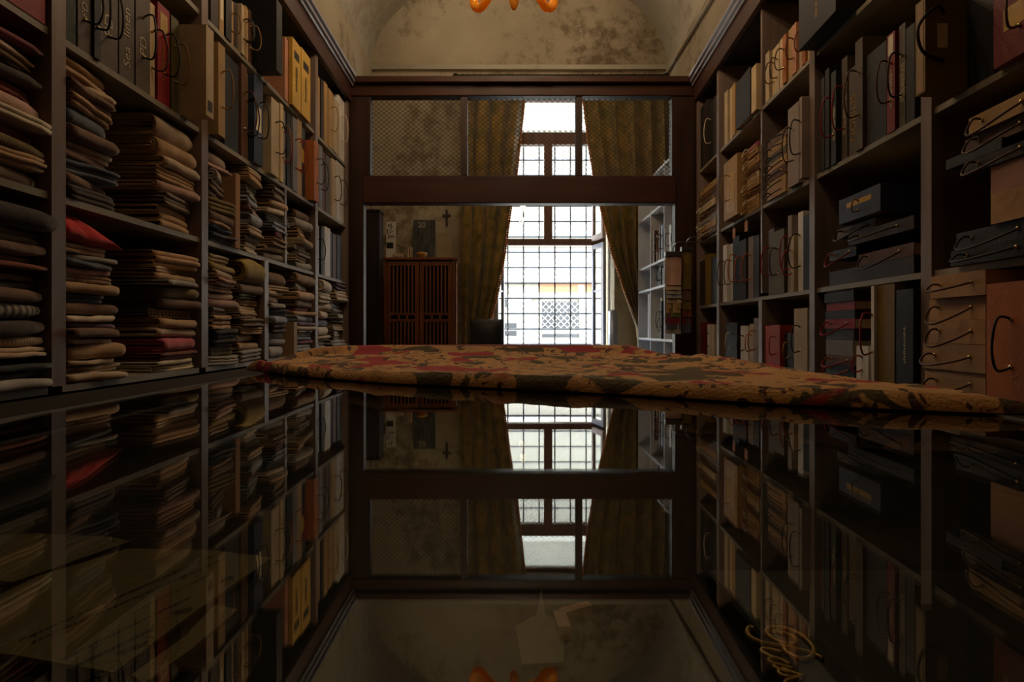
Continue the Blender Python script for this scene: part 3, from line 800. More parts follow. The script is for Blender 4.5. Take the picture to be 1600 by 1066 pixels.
NTH = ['first', 'second', 'third', 'fourth', 'fifth', 'sixth', 'seventh', 'eighth', 'ninth', 'tenth', 'eleventh', 'twelfth', 'thirteenth']
def row(side, items, level, where, group, depth=.27, name='sample_book', ceil=None):
    """items: (x0, x1, y_top, colour, {options}) in photo columns on the shelf front"""
    L_ = []
    for k, it in enumerate(items):
        x0, x1, yt, col = it[:4]; o = dict(it[4]) if len(it) > 4 else {}
        p = o.pop('p', None); pv = p or 0.0
        if p is None: p = random.uniform(-.015, .006)
        Ya, Yb = sorted((Yof(side, x0, pv), Yof(side, x1, pv)))
        Ya, Yb = clamp_bay(side, Ya, Yb)
        z1 = Zof(side, (x0 + x1) / 2, yt, pv); z0 = level + .0005 + o.pop('dz', 0)
        L_.append([Ya, Yb, z0, min(z1, ceil) if ceil else z1, p, col, o, k])
    done = []
    for e in sorted(L_, key=lambda e: -e[4]):               # what juts out furthest keeps its place
        for d in done:
            if e[0] < d[1] and e[1] > d[0]:
                if d[0] - e[0] > e[1] - d[1]: e[1] = d[0]
                else: e[0] = d[1]
        if e[1] - e[0] > .009: done.append(e)
    for n, (Ya, Yb, z0, z1, p, col, o, k) in enumerate(sorted(done, key=lambda e: e[7])):
        w = o.pop('w', None)
        lab = o.pop('label', '%s %s, %s along, %s' % (w or BK[col][0], 'corded binder' if o.get('cord') else 'sample binder', NTH[n], where))
        book_at(side, Ya, Yb, z0, z1, col, p, o.pop('d', depth), lab, o.pop('cat', 'binder'), o.pop('name', name), group, **o)

def flats(side, x0, x1, level, items, where, group, p=.0, depth=.30, kind='flat binder'):
    """boxes lying flat on each other; items bottom-up: (height, colour, cord, dx0, dx1)"""
    z = level + .0005; n = len(items)
    for i, it in enumerate(items):
        h, col = it[:2]; cord = it[2] if len(it) > 2 else None
        dx0, dx1 = it[3:5] if len(it) > 4 else (random.uniform(-2, 2), random.uniform(-2, 2))
        pp = p + random.uniform(-.012, .012)
        Ya, Yb = clamp_bay(side, *sorted((Yof(side, x0 + dx0, pp), Yof(side, x1 + dx1, pp))))
        pos = 'lowest' if i == 0 else ('topmost' if i == n - 1 else ORD[i] + ' from bottom')
        t = thing('sample_binder', '%s %s, %s, %s' % (BK[col][0], kind, pos, where), 'binder', (fx(side, (Ya + Yb) / 2, depth / 2), (Ya + Yb) / 2, z), group)
        b = .003
        cv = slab(MB(), side, Ya, Yb, -pp, -pp + b, z, z + h - .001)
        slab(cv, side, Ya, Yb, -pp + b, -pp + depth, z, z + b); slab(cv, side, Ya, Yb, -pp + b, -pp + depth, z + h - .001 - b, z + h - .001)
        obj('cover', cv, bmat(col), t)
        obj('pages', slab(MB(), side, Ya + .004, Yb - .004, -pp + b, -pp + depth - .005, z + b, z + h - .001 - b), paper if col not in ('blk', 'umb', 'slt') else bmat('umb'), t)
        if cord: loop_h(side, Ya + (Yb - Ya) * .22, Ya + (Yb - Ya) * .78, z + h * .55, pp, cord, t, .05, random.uniform(.015, .05))
        z += h

GB = 'sample binders on the fabric bookcase'; GR = 'binders and boxes on the binder bookcase'
M('linen label', hexc('a3845f'), .7, .1, 9); M('pale label', hexc('d9cfb6'), .7, .1, 9); M('gold label', hexc('b8923f'), .5, .2, 30); M('dark label', hexc('241d18'), .7, .1, 9)
# fabric wall, second row (above the cloth shelves)
row('L', [(12, 71, -60, 'red', dict(solid=True, p=.0))], LZ[1], 'second row of fabric wall, ' + B5, GB)
row('L', [(100, 122, -80, 'grn'), (123, 144, -75, 'tau', dict(cord='k', txt='PD', ink=white_ink)), (145, 156, -60, 'blk', dict(cord='k')),
          (157, 187, -50, 'tau', dict(cord='k', txt='PD', ink=white_ink)), (188, 212, -35, 'tau', dict(txt='Sea  linen', ink=white_ink)),
          (213, 236, -22, 'tau', dict(cord='k', txt='PD', ink=white_ink)), (237, 247, 5, 'crm', dict(cord='b')),
          (248, 267, 10, 'red', dict(cord='k', lab_patch=(.72, .92, 'gold label'), txt='~.62', ink=gold_ink, tsz=.03)), (268, 280, 28, 'olv', dict(cord='t'))],
    LZ[1], 'second row of fabric wall, ' + B4, GB)
row('L', [(322, 334, 44, 'ivy', dict(p=.10, solid=True, d=.33, lab_patch=(.06, .18, 'dark label'), label='ivory box with dark mark jutting out before the shelf post', name='storage_box', cat='box')),
          (341, 352, 70, 'tan', dict(cord='t', p=.04)), (355, 377, 92, 'blk', dict()), (379, 388, 102, 'brn', dict(cord='b')), (389, 396, 118, 'tan', dict(cord='k')),
          (397, 411, 122, 'nav', dict(cord='k', p=.02, lab_patch=(.38, .66, 'pale label')))],
    LZ[1], 'second row of fabric wall, ' + B3, GB)
row('L', [(415, 436, 152, 'ivy', dict(cord='k', p=.02, solid=True)), (437, 442, 163, 'crm', dict(cord='t')), (443, 449, 172, 'gry', dict(cord='r')), (450, 456, 178, 'blk'),
          (457, 464, 185, 'gry', dict(cord='r')), (465, 472, 188, 'tan', dict(cord='r')), (473, 480, 200, 'slt', dict(lab_patch=(.5, .7, 'gold label')))],
    LZ[1], 'second row of fabric wall, ' + B2, GB)
row('L', [(491, 498, 222, 'org', dict(p=.04, cord='k')), (501, 506, 228, 'gry', dict(cord='k')), (507, 511, 238, 'brn'), (512, 519, 244, 'tau'), (520, 526, 250, 'ivy', dict(cord='k')), (528, 539, 256, 'wht', dict(cord='k', w='pale grey'))],
    LZ[1], 'second row of fabric wall, ' + B1, GB)
# top row
row('L', [(331, 343, -35, 'umb'), (344, 351, -20, 'tan', dict(lab_patch=(.3, .8, 'pale label'))), (352, 361, -10, 'blk'), (362, 369, 0, 'tan', dict(cord='t')), (370, 375, 5, 'umb'), (376, 381, 8, 'ivy', dict(cord='k')),
          (382, 386, 10, 'tan', dict(cord='k')), (387, 391, 14, 'ivy'), (392, 397, 16, 'brn', dict(cord='t'))],
    LZ[0], 'top row of fabric wall, ' + B3, GB, ceil=C + 1.80)
row('L', [(432, 441, 4, 'blk', dict(p=.10, d=.34, solid=True, name='storage_box', cat='box', label='black box with worn tan edge jutting out of the top row')), (444, 449, 60, 'sal'), (450, 456, 64, 'mag', dict(w='dark red')),
          (457, 470, 66, 'yel', dict(solid=True, p=.02, lab_patch=(.72, .84, 'dark label'), txt='~.62', ink=black_ink, tsz=.05, label='taller yellow box file with black lettering on top row', name='box_file')),
          (471, 485, 83, 'yel', dict(solid=True, p=.02, lab_patch=(.72, .84, 'dark label'), txt='~.62', ink=black_ink, tsz=.05, label='shorter yellow box file with black lettering on top row', name='box_file'))],
    LZ[0], 'top row of fabric wall, ' + B2, GB, ceil=C + 1.80)
row('L', [(497, 501, 120, 'tan'), (502, 506, 125, 'umb'), (507, 512, 130, 'tan'), (513, 520, 142, 'tan', dict(cord='t')), (521, 525, 155, 'ivy'), (526, 530, 160, 'ivy'), (531, 543, 156, 'wht', dict(w='pale', cord='w'))],
    LZ[0], 'top row of fabric wall, ' + B1, GB, ceil=C + 1.80)
# small binders beside the partition under the second row
row('L', [(497, 502, 352, 'pbl', dict(cord='k')), (503, 507, 354, 'blk'), (508, 516, 356, 'wht', dict(w='bluish white')), (517, 521, 362, 'slt'), (522, 527, 366, 'brn'), (528, 535, 368, 'umb')],
    LZ[2], 'third row of fabric wall, ' + B1, GB)
# upright card and board among the cloth
tag(obj('cardboard_sheet', slab(MB(), 'L', Yof('L', 364), Yof('L', 371), -.012, .2, LZ[2], LZ[2] + .34), M('brown cardboard', hexc('9a7350'), .8, .1, 5)), 'brown cardboard box end standing between cloth piles', 'cardboard')
tag(obj('wooden_board', slab(MB(), 'L', Yof('L', 454), Yof('L', 459), -.02, .2, LZ[3], LZ[3] + .2), M('pale plank', hexc('a58a68'), .7, .1, 5)), 'pale narrow board standing on end beside folded cloths', 'board')

# binder wall ---------------------------------------------------------------
Q5, Q4, Q3, Q2, Q1 = B5, B4, B3, B2, B1
# bottom row
flats('R', 1451, 1540, RZ[3], [(.073, 'lin', 'b', -13, 0), (.078, 'lin', 'b', -13, 0), (.068, 'lin', 'b', 0, 0), (.066, 'lin', 'b', 1, 0), (.068, 'lin', 'b', 3, 0)], 'stack beside the orange box', GR, .03, .32, 'corded box')
row('R', [(1541, 1625, 440, 'org', dict(p=.06, cord='k', solid=True, d=.36, label='tall orange box with dark cord handles beside the stacked beige boxes', name='storage_box', cat='box'))], RZ[3], 'x', GR)
flats('R', 1290, 1334, RZ[3], [(.05, 'slt', 'r'), (.035, 'brn', 'r'), (.065, 'gry', None), (.045, 'umb', None), (.04, 'red', 'r'), (.035, 'blk', None), (.035, 'red', None), (.04, 'blk', None), (.035, 'crs', None)], 'bottom row of binder wall, ' + Q4, GR, .0, .30)
row('R', [(1338, 1357, 541, 'wht', dict(cord='r', p=.03, w='whitish')), (1361, 1366, 447, 'wht', dict(cord='r', p=.03, w='narrow white')), (1368, 1398, 445, 'gld', dict(p=.02, solid=True, w='dark olive patterned')), (1400, 1434, 452, 'blk', dict(p=.03, txt='~.62', ink=white_ink, tsz=.018, solid=True))], RZ[3], 'bottom row of binder wall, ' + Q4, GR)
row('R', [(1195, 1206, 509, 'ord'), (1207, 1220, 508, 'ord', dict(cord='r')), (1222, 1238, 520, 'blk', dict(cord='t')), (1241, 1262, 482, 'ivy', dict(cord='k'))], RZ[3], 'bottom row of binder wall, ' + Q3, GR)
row('R', [(1134, 1152, 504, 'blk', dict(cord='w')), (1155, 1167, 509, 'wht', dict(cord='k', w='greyish white')), (1169, 1176, 506, 'ivy', dict(cord='o')), (1177, 1184, 497, 'tgr', dict(cord='o'))], RZ[3], 'bottom row of binder wall, ' + Q2, GR)
row('R', [(1087, 1100, 504, 'crs'), (1103, 1108, 507, 'wht', dict(cord='k', w='dull white')), (1109, 1115, 507, 'ivy')], RZ[3], 'bottom row of binder wall, ' + Q1, GR)
# third row
flats('R', 1486, 1625, RZ[2], [(.045, 'blk', 'k'), (.05, 'slt', 'k', 8, 0), (.08, 'lin', None, 62, 0), (.075, 'pkb', None, 62, 0), (.035, 'umb', 'b', 20, 0), (.03, 'slt', None, -8, -60), (.04, 'brn', 'b', 22, 0), (.05, 'tan', 'b', 28, 0)], 'third row of binder wall, ' + Q5, GR, .02, .32, 'box file')
flats('R', 1296, 1428, RZ[2], [(.06, 'umb', None, 0, 0), (.045, 'brn', 'k', 46, 0), (.04, 'slt', 'r', 0, -90), (.045, 'umb', 'k', 30, 0), (.04, 'tau', 'k', 12, -60)], 'third row of binder wall, ' + Q4, GR, .0, .32, 'box file')
row('R', [(1311, 1376, 300, 'sky', dict(dz=.235, p=.03, cord='t', label='dull blue picture box standing on dark box files', name='storage_box', cat='box', lab_patch=(.55, .75, 'gold label')))], RZ[2], 'x', GR)
row('R', [(1197, 1206, 358, 'tau', dict(cord='r')), (1208, 1226, 360, 'olv', dict(cord='k')), (1229, 1235, 337, 'tgr', dict(cord='r')), (1236, 1241, 366, 'ivy', dict(w='greenish cream', cord='r')), (1243, 1251, 331, 'wht', dict(cord='k')), (1253, 1265, 335, 'blk')], RZ[2], 'third row of binder wall, ' + Q3, GR)
row('R', [(1131, 1137, 383, 'wht', dict(cord='k', w='lilac white')), (1138, 1142, 381, 'wht', dict(cord='k')), (1144, 1154, 370, 'blk', dict(cord='o')), (1155, 1166, 375, 'umb', dict(cord='o')), (1168, 1176, 370, 'tgr', dict(cord='o')), (1178, 1186, 368, 'umb')], RZ[2], 'third row of binder wall, ' + Q2, GR)
row('R', [(1092, 1100, 408, 'umb'), (1101, 1108, 398, 'gld'), (1109, 1117, 402, 'blk')], RZ[2], 'third row of binder wall, ' + Q1, GR)
# second row
row('R', [(1430, 1446, 2, 'gld', dict(p=.11, solid=True, lab_patch=(.02, .98, 'linen label'), label='olive gold box with black cord and small label', name='storage_box', cat='box')),
          (1490, 1548, -20, 'blk'), (1552, 1640, -60, 'crs', dict(p=.02, solid=True, cord='b', lab_patch=(.35, .6, 'gold label')))], RZ[1], 'second row of binder wall, ' + Q5, GR)
row('R', [(1284, 1289, 122, 'grn'), (1291, 1298, 108, 'blk'), (1300, 1308, 112, 'grn', dict(cord='r', txt='~.62', ink=white_ink, tsz=.035)), (1310, 1319, 90, 'tau', dict(cord='r', txt='~.62', ink=white_ink, tsz=.03)),
          (1321, 1336, 104, 'tau', dict(txt='NOBILIS', ink=gold_ink, tsz=.052, w='brown NOBILIS')), (1338, 1350, 62, 'tau', dict(cord='b')), (1352, 1383, 75, 'blk'),  # the wide black one fills what is only a dark gap
          (1386, 1399, 52, 'crs', dict(cord='b', lab_patch=(.78, .98, 'pale label'), txt='~.62', ink=white_ink, tsz=.03)), (1401, 1411, 38, 'tau', dict(cord='k', txt='~.62', ink=white_ink, tsz=.04)), (1413, 1427, 40, 'blk')], RZ[1], 'second row of binder wall, ' + Q4, GR)
flats('R', 1199, 1228, RZ[1], [(.05, 'lin', 'k'), (.045, 'tan', 'k'), (.05, 'brn', 'k'), (.045, 'lin', 'k'), (.05, 'tau', 'k'), (.045, 'tan', 'k'), (.045, 'brn', 'k')], 'second row of binder wall, ' + Q3, GR, .0)
row('R', [(1231, 1248, 165, 'tgr', dict(cord='k', p=.02)), (1249, 1262, 148, 'tgr', dict(cord='k', p=.04)), (1264, 1268, 150, 'grn')], RZ[1], 'second row beside flat binders, ' + Q3, GR)
row('R', [(1131, 1152, 248, 'tan', dict(p=.06, solid=True, cord='t', label='tan box with embossed ornament standing before corded binders', name='storage_box', cat='box', lab_patch=(.1, .75, 'gold label')))], RZ[1], 'x', GR)
flats('R', 1167, 1187, RZ[1], [(.045, 'tan', 't'), (.04, 'lin', 'w'), (.045, 'brn', 't'), (.045, 'tan', 'w'), (.04, 'ivy', 't'), (.045, 'brn', 't'), (.05, 'lin', 'w'), (.04, 'tan', 't'), (.035, 'mag', 'w')], 'second row of binder wall, ' + Q2, GR, .01)
flats('R', 1093, 1119, RZ[1], [(.045, 'brn', 'w'), (.05, 'lin', 'w'), (.045, 'gry', 'w'), (.05, 'brn', 't'), (.05, 'ivy', 'w'), (.045, 'tau', 't'), (.05, 'brn', 't'), (.045, 'tan', 't')], 'second row of binder wall, ' + Q1, GR, .01)
# top row
row('R', [(1196, 1202, 82, 'ivy'), (1203, 1209, 76, 'crm', dict(cord='b')), (1210, 1216, 70, 'ivy', dict(cord='b')), (1217, 1223, 60, 'crm'), (1224, 1230, 55, 'org', dict(cord='b', w='pale orange')), (1231, 1237, 45, 'tan'),
          (1238, 1245, 38, 'sal', dict(cord='b')), (1246, 1252, 35, 'ivy'), (1253, 1259, 30, 'org', dict(w='coral orange', cord='b')), (1260, 1268, 25, 'crm')], RZ[0], 'top row of binder wall, ' + Q3, GR, ceil=C + 1.80)
row('R', [(1131, 1136, 143, 'ivy'), (1138, 1143, 136, 'crm'), (1144, 1149, 132, 'tan'), (1150, 1172, 118, 'slt', dict(label='binder with dark teal landscape cover on top row of binder wall', p=.02)), (1174, 1187, 100, 'crm', dict(p=.02))], RZ[0], 'top row of binder wall, ' + Q2, GR, ceil=C + 1.80)
row('R', [(1090, 1096, 170, 'blk'), (1097, 1104, 160, 'umb'), (1105, 1112, 160, 'blk', dict(cord='w')), (1113, 1119, 150, 'umb')], RZ[0], 'top row of binder wall, ' + Q1, GR, ceil=C + 1.80)
row('R', [(1362, 1392, -90, 'org', dict(p=-.02, solid=True, w='brownish orange')), (1396, 1434, -120, 'umb', dict(p=-.02))], RZ[0], 'top row of binder wall, ' + Q4, GR, ceil=C + 1.80)
row('R', [(1240, 1306, -40, 'blk', dict(p=.08, d=.34, solid=True, label='large black box jutting out over the aisle on top row', name='storage_box', cat='box', txt='~.5', ink=gold_ink, tsz=.03))], RZ[0], 'x', GR, ceil=C + 1.82)
bx = [o for o in bpy.data.objects if o.get('label') == 'olive gold box with black cord and small label'][0]
ch_ = [k for k in bx.children if k.name.startswith('cover')][0]
vs = [ORG[bx.name] + v.co for v in ch_.data.vertices]; yn = min(v.y for v in vs); xa = min(v.x for v in vs); zc_ = (min(v.z for v in vs) + max(v.z for v in vs)) / 2
obj('cover_label', MB().box(xa + .035, xa + .065, yn - .001, yn, zc_ - .01, zc_ + .06), MATS['pale label'], bx)
obj('cord_handle', MB().tube(spline([(xa + .055, yn, zc_ + .09), (xa + .02, yn - .02, zc_ + .10), (xa - .035, yn - .025, zc_ + .04), (xa - .02, yn - .02, zc_ - .03), (xa + .055, yn, zc_ - .05)], 6), .0045, 6), cord_black, bx, True)
# hanging tags under the second row
for (x, y) in ((1147, 365), (1166, 354)):
    Y = Yof('R', x, .03); z = Zof('R', x, y, .03); X = fx('R', Y, -.03)
    t = thing('hanging_tag', 'small brown card tag on a string below the ornamented tan box' if x < 1150 else 'small brown card tag on a string below the flat corded binders', 'tag', (X, Y, z - .03))
    obj('card', MB().box(X - .002, X + .002, Y - .022, Y + .022, z - .03, z + .03), bmat('sal'), t)
    obj('string', MB().tube([(X, Y, z + .03), (X - .004, Y + .006, z + .06), (fx('R', Y, .004), Y, RZ[1] + .005)], .0016, 5), cord_white, t)

# ------------------------------------------------------------------ patterned cloth spread over the counter
def flower_mat():
    m = M('floral tapestry', hexc('d8a566'), .8, .14, 26, .45, 300, sheen=.15); nt = m.node_tree; N = nt.nodes; L = nt.links
    b = N['Principled BSDF']; cur = b.inputs['Base Color'].links[0].from_socket
    tc = [n for n in N if n.type == 'TEX_COORD'][0]
    def layer(cur, col, scale, lo, hi, seed, dist=1.2, detail=2.0, stretch=(1, 1, 1)):
        mp = N.new('ShaderNodeMapping'); mp.inputs['Location'].default_value = seed; mp.inputs['Scale'].default_value = stretch
        L.new(tc.outputs['Object'], mp.inputs['Vector'])
        q = N.new('ShaderNodeTexNoise'); q.inputs['Scale'].default_value = scale; q.inputs['Detail'].default_value = detail; q.inputs['Distortion'].default_value = dist
        L.new(mp.outputs['Vector'], q.inputs['Vector'])
        rp = N.new('ShaderNodeValToRGB'); rp.color_ramp.elements[0].position = lo; rp.color_ramp.elements[1].position = hi
        L.new(q.outputs['Fac'], rp.inputs['Fac'])
        mx = N.new('ShaderNodeMix'); mx.data_type = 'RGBA'; L.new(rp.outputs['Color'], mx.inputs['Factor'])
        L.new(cur, mx.inputs[6]); mx.inputs[7].default_value = (*col, 1)
        return mx.outputs[2]
    cur = layer(cur, hexc('57470f'), 11, .555, .575, (3.1, 0, 0), 1.6)
    cur = layer(cur, hexc('55301c'), 26, .57, .60, (0, 7.7, 0), 2.2, 4)
    cur = layer(cur, hexc('b81c2c'), 8.5, .58, .605, (0, 1.3, 5), .7)
    # plain red border woven along the far edge
    sx = N.new('ShaderNodeSeparateXYZ'); L.new(tc.outputs['Object'], sx.inputs[0])
    g = N.new('ShaderNodeMath'); g.operation = 'GREATER_THAN'; g.inputs[1].default_value = 0.475; L.new(sx.outputs['Y'], g.inputs[0])
    mx = N.new('ShaderNodeMix'); mx.data_type = 'RGBA'; L.new(g.outputs[0], mx.inputs['Factor']); L.new(cur, mx.inputs[6]); mx.inputs[7].default_value = (*hexc('8a2a1c'), 1)
    L.new(mx.outputs[2], b.inputs['Base Color'])
    return m
def lerp_t(t, x):
    for (xa, ya), (xb, yb) in zip(t, t[1:]):
        if x <= xb: return ya + (yb - ya) * max(0, (x - xa) / (xb - xa))
    return t[-1][1]
frontY = [(-.415, 1.00), (-.30, .86), (-.145, .735), (0, .665), (.118, .60), (.208, .535), (.29, .495), (.37, .462), (.405, .46)]
backY = [(-.415, 1.12), (-.36, 1.42), (-.25, 1.50), (.10, 1.515), (.24, 1.48), (.34, 1.25), (.405, .95)]
NU, NV = 150, 84; top = []; 
for i in range(NU + 1):
    X = -.415 + .82 * i / NU; yf, yb = lerp_t(frontY, X), lerp_t(backY, X); r = []
    ex = min(1, (X + .415) / .03) * min(1, (.405 - X) / .05)
    for j in range(NV + 1):
        v = j / NV; Y = yf + (yb - yf) * v
        ev = min(1, v / .012) ** .5 * min(1, (1 - v) / .02) ** .5
        q = noise.noise(Vector((X * 7, Y * 6, 1.7))) * .5 + noise.noise(Vector((X * 16, Y * 13 + X * 8, 4.1))) * .35 + noise.noise(Vector((X * 30, Y * 34, 8.3))) * .15
        cre = abs(noise.noise(Vector((X * 5 + Y * 4, Y * 9 - X * 3, 2.2))))
        h = .0085 + .0060 * q + .006 * max(0, 1 - cre * 6) * (.3 + v) + .0016 * noise.noise(Vector((X * 60 + Y * 25, Y * 75, 5.5)))
        vb = (Y - (yb - .09)) / .09
        if vb > -.6 and X < .32:
            k_ = max(0, min(1, (vb + .6) / .6)); k_ *= min(1, (.32 - X) / .06)
            h = h * (1 - k_) + (.006 + .020 * max(0, math.sin(math.pi * min(1, max(0, vb) * .62))) ** 3 + .0015 * q) * k_
        h = max(.003, (h + .004 * math.exp(-(v / .10) ** 2)) * (ex ** .6)) * ev
        r.append((X, Y, TZ + .002 + h))
    top.append(r)
mb = MB().grid(top); mb.f = [f for f in mb.f]
nb = len(mb.v); bot = [[(x, y, TZ + .0015) for (x, y, z) in r][::-1] for r in top]; mb.grid(bot)
w_ = NV + 1
def T(i, j): return i * w_ + j
def Bt(i, j): return nb + i * w_ + (NV - j)
for i in range(NU): mb.f += [(T(i, 0), Bt(i, 0), Bt(i + 1, 0), T(i + 1, 0)), (T(i, NV), T(i + 1, NV), Bt(i + 1, NV), Bt(i, NV))]
for j in range(NV): mb.f += [(T(0, j), T(0, j + 1), Bt(0, j + 1), Bt(0, j)), (T(NU, j), Bt(NU, j), Bt(NU, j + 1), T(NU, j + 1))]
mb.f = [f[::-1] for f in mb.f]
tag(obj('patterned_cloth', mb, flower_mat(), None, True, org=(0, 1.0, TZ + .0015)), 'crumpled tapestry cloth with crimson flowers and olive leaves spread on the glass counter', 'cloth')

# ------------------------------------------------------------------ papers and a book under the glass
def under(x, y, lift=.0):
    """photo pixel -> point on the counter's tray"""
    z = TZ - .030 + lift; D = FPX * (C - z) / (y - PY0)
    return Vector(((x - PX0) / FPX * D, D, z))
def sheet(px, th, lift, m, name, label, cat, group=None):
    p = [under(x, y, lift) for x, y in px]
    for q in p: q.x = max(-GX + .004, min(GX - .004, q.x)); q.y = max(TY0 + .09, q.y)
    n = len(p); mb = MB().add(p + [q + Vector((0, 0, th)) for q in p], [tuple(range(n)), tuple(range(2 * n - 1, n - 1, -1))] + [(i, n + i, n + (i + 1) % n, (i + 1) % n) for i in range(n)])
    t = thing(name, label, cat, sum(p, Vector()) / n, group)
    obj('sheet', mb, m, t)
    return t
pap = M('cream printed paper', hexc('766a4c'), .8, .08, 6)
pap2 = M('grey card', hexc('6d675c'), .8, .1, 6)
def print_lines(t, lines, lift):
    """lines of small print laid flat on the sheet"""
    mk = MB(); rg = random.Random(4)
    for (xa, ya, xb, yb, wpx) in lines:
        s = 0.0
        while s < 1:
            l = rg.uniform(.012, .04)
            a, b = s, min(1, s + l)
            P0, P1 = Vector((xa + (xb - xa) * a, ya + (yb - ya) * a)), Vector((xa + (xb - xa) * b, ya + (yb - ya) * b))
            h = wpx * rg.uniform(.5, 1)
            q = [under(P0.x, P0.y, lift), under(P1.x, P1.y, lift), under(P1.x, P1.y + h, lift), under(P0.x, P0.y + h, lift)]
            if all(abs(v.x) < GX - .006 for v in q): mk.add(q, [(0, 1, 2, 3)])
            s = b + rg.uniform(.006, .016)
    obj('print', mk, black_ink, t)
sA = sheet([(-80, 900), (-40, 842), (60, 838), (170, 843), (205, 850), (20, 915)], .0012, .0005, pap, 'printed_sheet', 'smaller cream printed sheet under the counter glass, partly covered', 'paper')
sB = sheet([(-150, 1010), (60, 905), (200, 862), (330, 864), (425, 876), (300, 965), (178, 1058), (20, 1030)], .0012, .0022, pap, 'printed_sheet', 'large cream sheet with lines of black print under the counter glass', 'paper')
print_lines(sB, [(30, 1000, 330, 868, 3), (50, 1003, 350, 872, 3), (95, 1030, 300, 930, 4), (120, 1038, 240, 980, 7), (200, 960, 320, 900, 3), (270, 955, 300, 948, 9), (345, 905, 365, 898, 8), (180, 1020, 230, 1000, 9)], .0036)
sheet([(205, 1062), (290, 1000), (335, 951), (372, 958), (300, 1020), (225, 1075)], .0012, .0045, pap, 'printed_sheet', 'narrow cream strip under the counter glass beside the large sheet', 'paper')
sheet([(806, 985), (838, 966), (846, 925), (852, 965), (882, 985), (880, 1042), (815, 1045)], .0012, .0005, pap2, 'paper_card', 'grey notched card lying under the middle of the counter glass', 'paper')
ot = thing('corner_rule', 'orange angled strip lying under the counter glass beside the grey card', 'ruler', under(885, 985, .001))
om = M('orange wood strip', hexc('9a5c22'), .6, .15, 8)
for (a, b, wv) in (((876, 974), (922, 962), 7), ((874, 974), (882, 1000), 0)):
    P0, P1 = under(*a, .001), under(*b, .001); d = (P1 - P0).normalized(); nn = Vector((-d.y, d.x, 0)) * .0018
    obj('arm', MB().obox((P0 + P1) / 2 + Vector((0, 0, .002)), (P1 - P0) / 2, nn, (0, 0, .002)), om, ot)
bk = thing('leather_book', 'black book with gold script on its cover under the counter glass', 'book', under(1260, 1040, 0))
P = [under(x, y, .001) for x, y in ((1120, 930), (1440, 930), (1440, 1200), (1120, 1200))]
xs0, xs1 = under(1130, 960).x, GX - .01
y0, y1 = TY0 + .4, under(1200, 925).y
obj('cover', MB().bevbox(xs0, xs1, y0, y1, TZ - .0298, TZ - .022, .001), M('black leatherette', hexc('0d0c0e'), .5, .15, 40), bk)
def gold(pts, r=.0011):
    q = [under(1140 + x / 8.46, 940 + y / 8.46, .0084) for x, y in pts]
    return MB().tube(spline(q, 5), r, 5)
S1 = [(320, 370), (275, 348), (235, 390), (262, 465), (370, 530), (520, 572), (700, 602), (880, 640), (1080, 690), (1230, 762)]
S2 = [(580, 410), (720, 430), (850, 485), (885, 550), (800, 580), (650, 545), (520, 460), (488, 395), (560, 356), (720, 366), (900, 430), (1040, 530), (1122, 650), (1080, 740), (960, 772), (820, 722), (735, 655), (725, 600)]
S3 = [(690, 682), (560, 650), (445, 635), (425, 668), (540, 735), (650, 770)]
S4 = [(800, 850), (700, 790), (600, 760), (520, 780), (560, 825), (700, 860), (840, 905), (740, 870), (620, 850), (590, 875), (700, 930), (800, 960)]
S5 = [(980, 1000), (820, 950), (700, 905), (650, 935), (690, 985), (820, 1010), (950, 1000), (880, 1030), (760, 1060), (740, 1110), (860, 1150)]
for s in (S1, S2, S3, S4, S5): obj('gold_script', gold(s, .0008 if s in (S1, S2) else .0007), gold_ink, bk, True)

# ------------------------------------------------------------------ room beyond the partition
cabw = M('reddish cabinet wood', hexc('7a431f'), .45, .25, 3, .1, 40, stretch=(6, 6, .7))
darkw = M('very dark wardrobe wood', hexc('20110b'), .45, .2, 3, stretch=(6, 6, .7))
slatw = M('brown slat wood', hexc('8f5527'), .45, .2, 3, stretch=(6, 6, .7))
wd = thing('wardrobe', 'tall shallow very dark wooden cupboard in the corner beside the slatted cabinet', 'cupboard', (-1.73, 7.84, 0))
zt = C + 1.45; wx = -1.60
obj('body', MB().bevbox(XL + .01, wx, 7.72, 7.97, 0.05, zt - .03, .004), darkw, wd)
obj('top', MB().bevbox(XL + .005, wx + .01, 7.70, 7.97, zt - .03, zt, .004), darkw, wd)
obj('plinth', MB().box(XL + .03, wx - .02, 7.74, 7.95, 0, .05), darkw, wd)
dd = obj('door', MB().bevbox(XL + .03, wx - .02, 7.695, 7.72, .08, zt - .06, .004), darkw, wd)
obj('handle', MB().ball((wx - .05, 7.685, C + .1), .014), darkw, dd, True)
cb = thing('slatted_cabinet', 'reddish brown cabinet with two slatted doors below the poster', 'cabinet', (-1.14, 8.2, 0))
cx0, cx1, cyf, czt = -1.60, -.715, 8.0, C + .90
obj('side', MB().box(cx0, cx0 + .03, cyf, 8.44, 0, czt - .03), cabw, cb); obj('side', MB().box(cx1 - .03, cx1, cyf, 8.44, 0, czt - .03), cabw, cb)
obj('top', MB().bevbox(cx0 - .01, cx1 + .02, cyf - .02, 8.45, czt - .03, czt, .004), cabw, cb)
obj('back', MB().box(cx0, cx1, 8.42, 8.44, 0, czt - .03), darkw, cb)
obj('bottom', MB().box(cx0 + .03, cx1 - .03, cyf, 8.42, .04, .07), cabw, cb)
mid = (cx0 + cx1) / 2 - .0
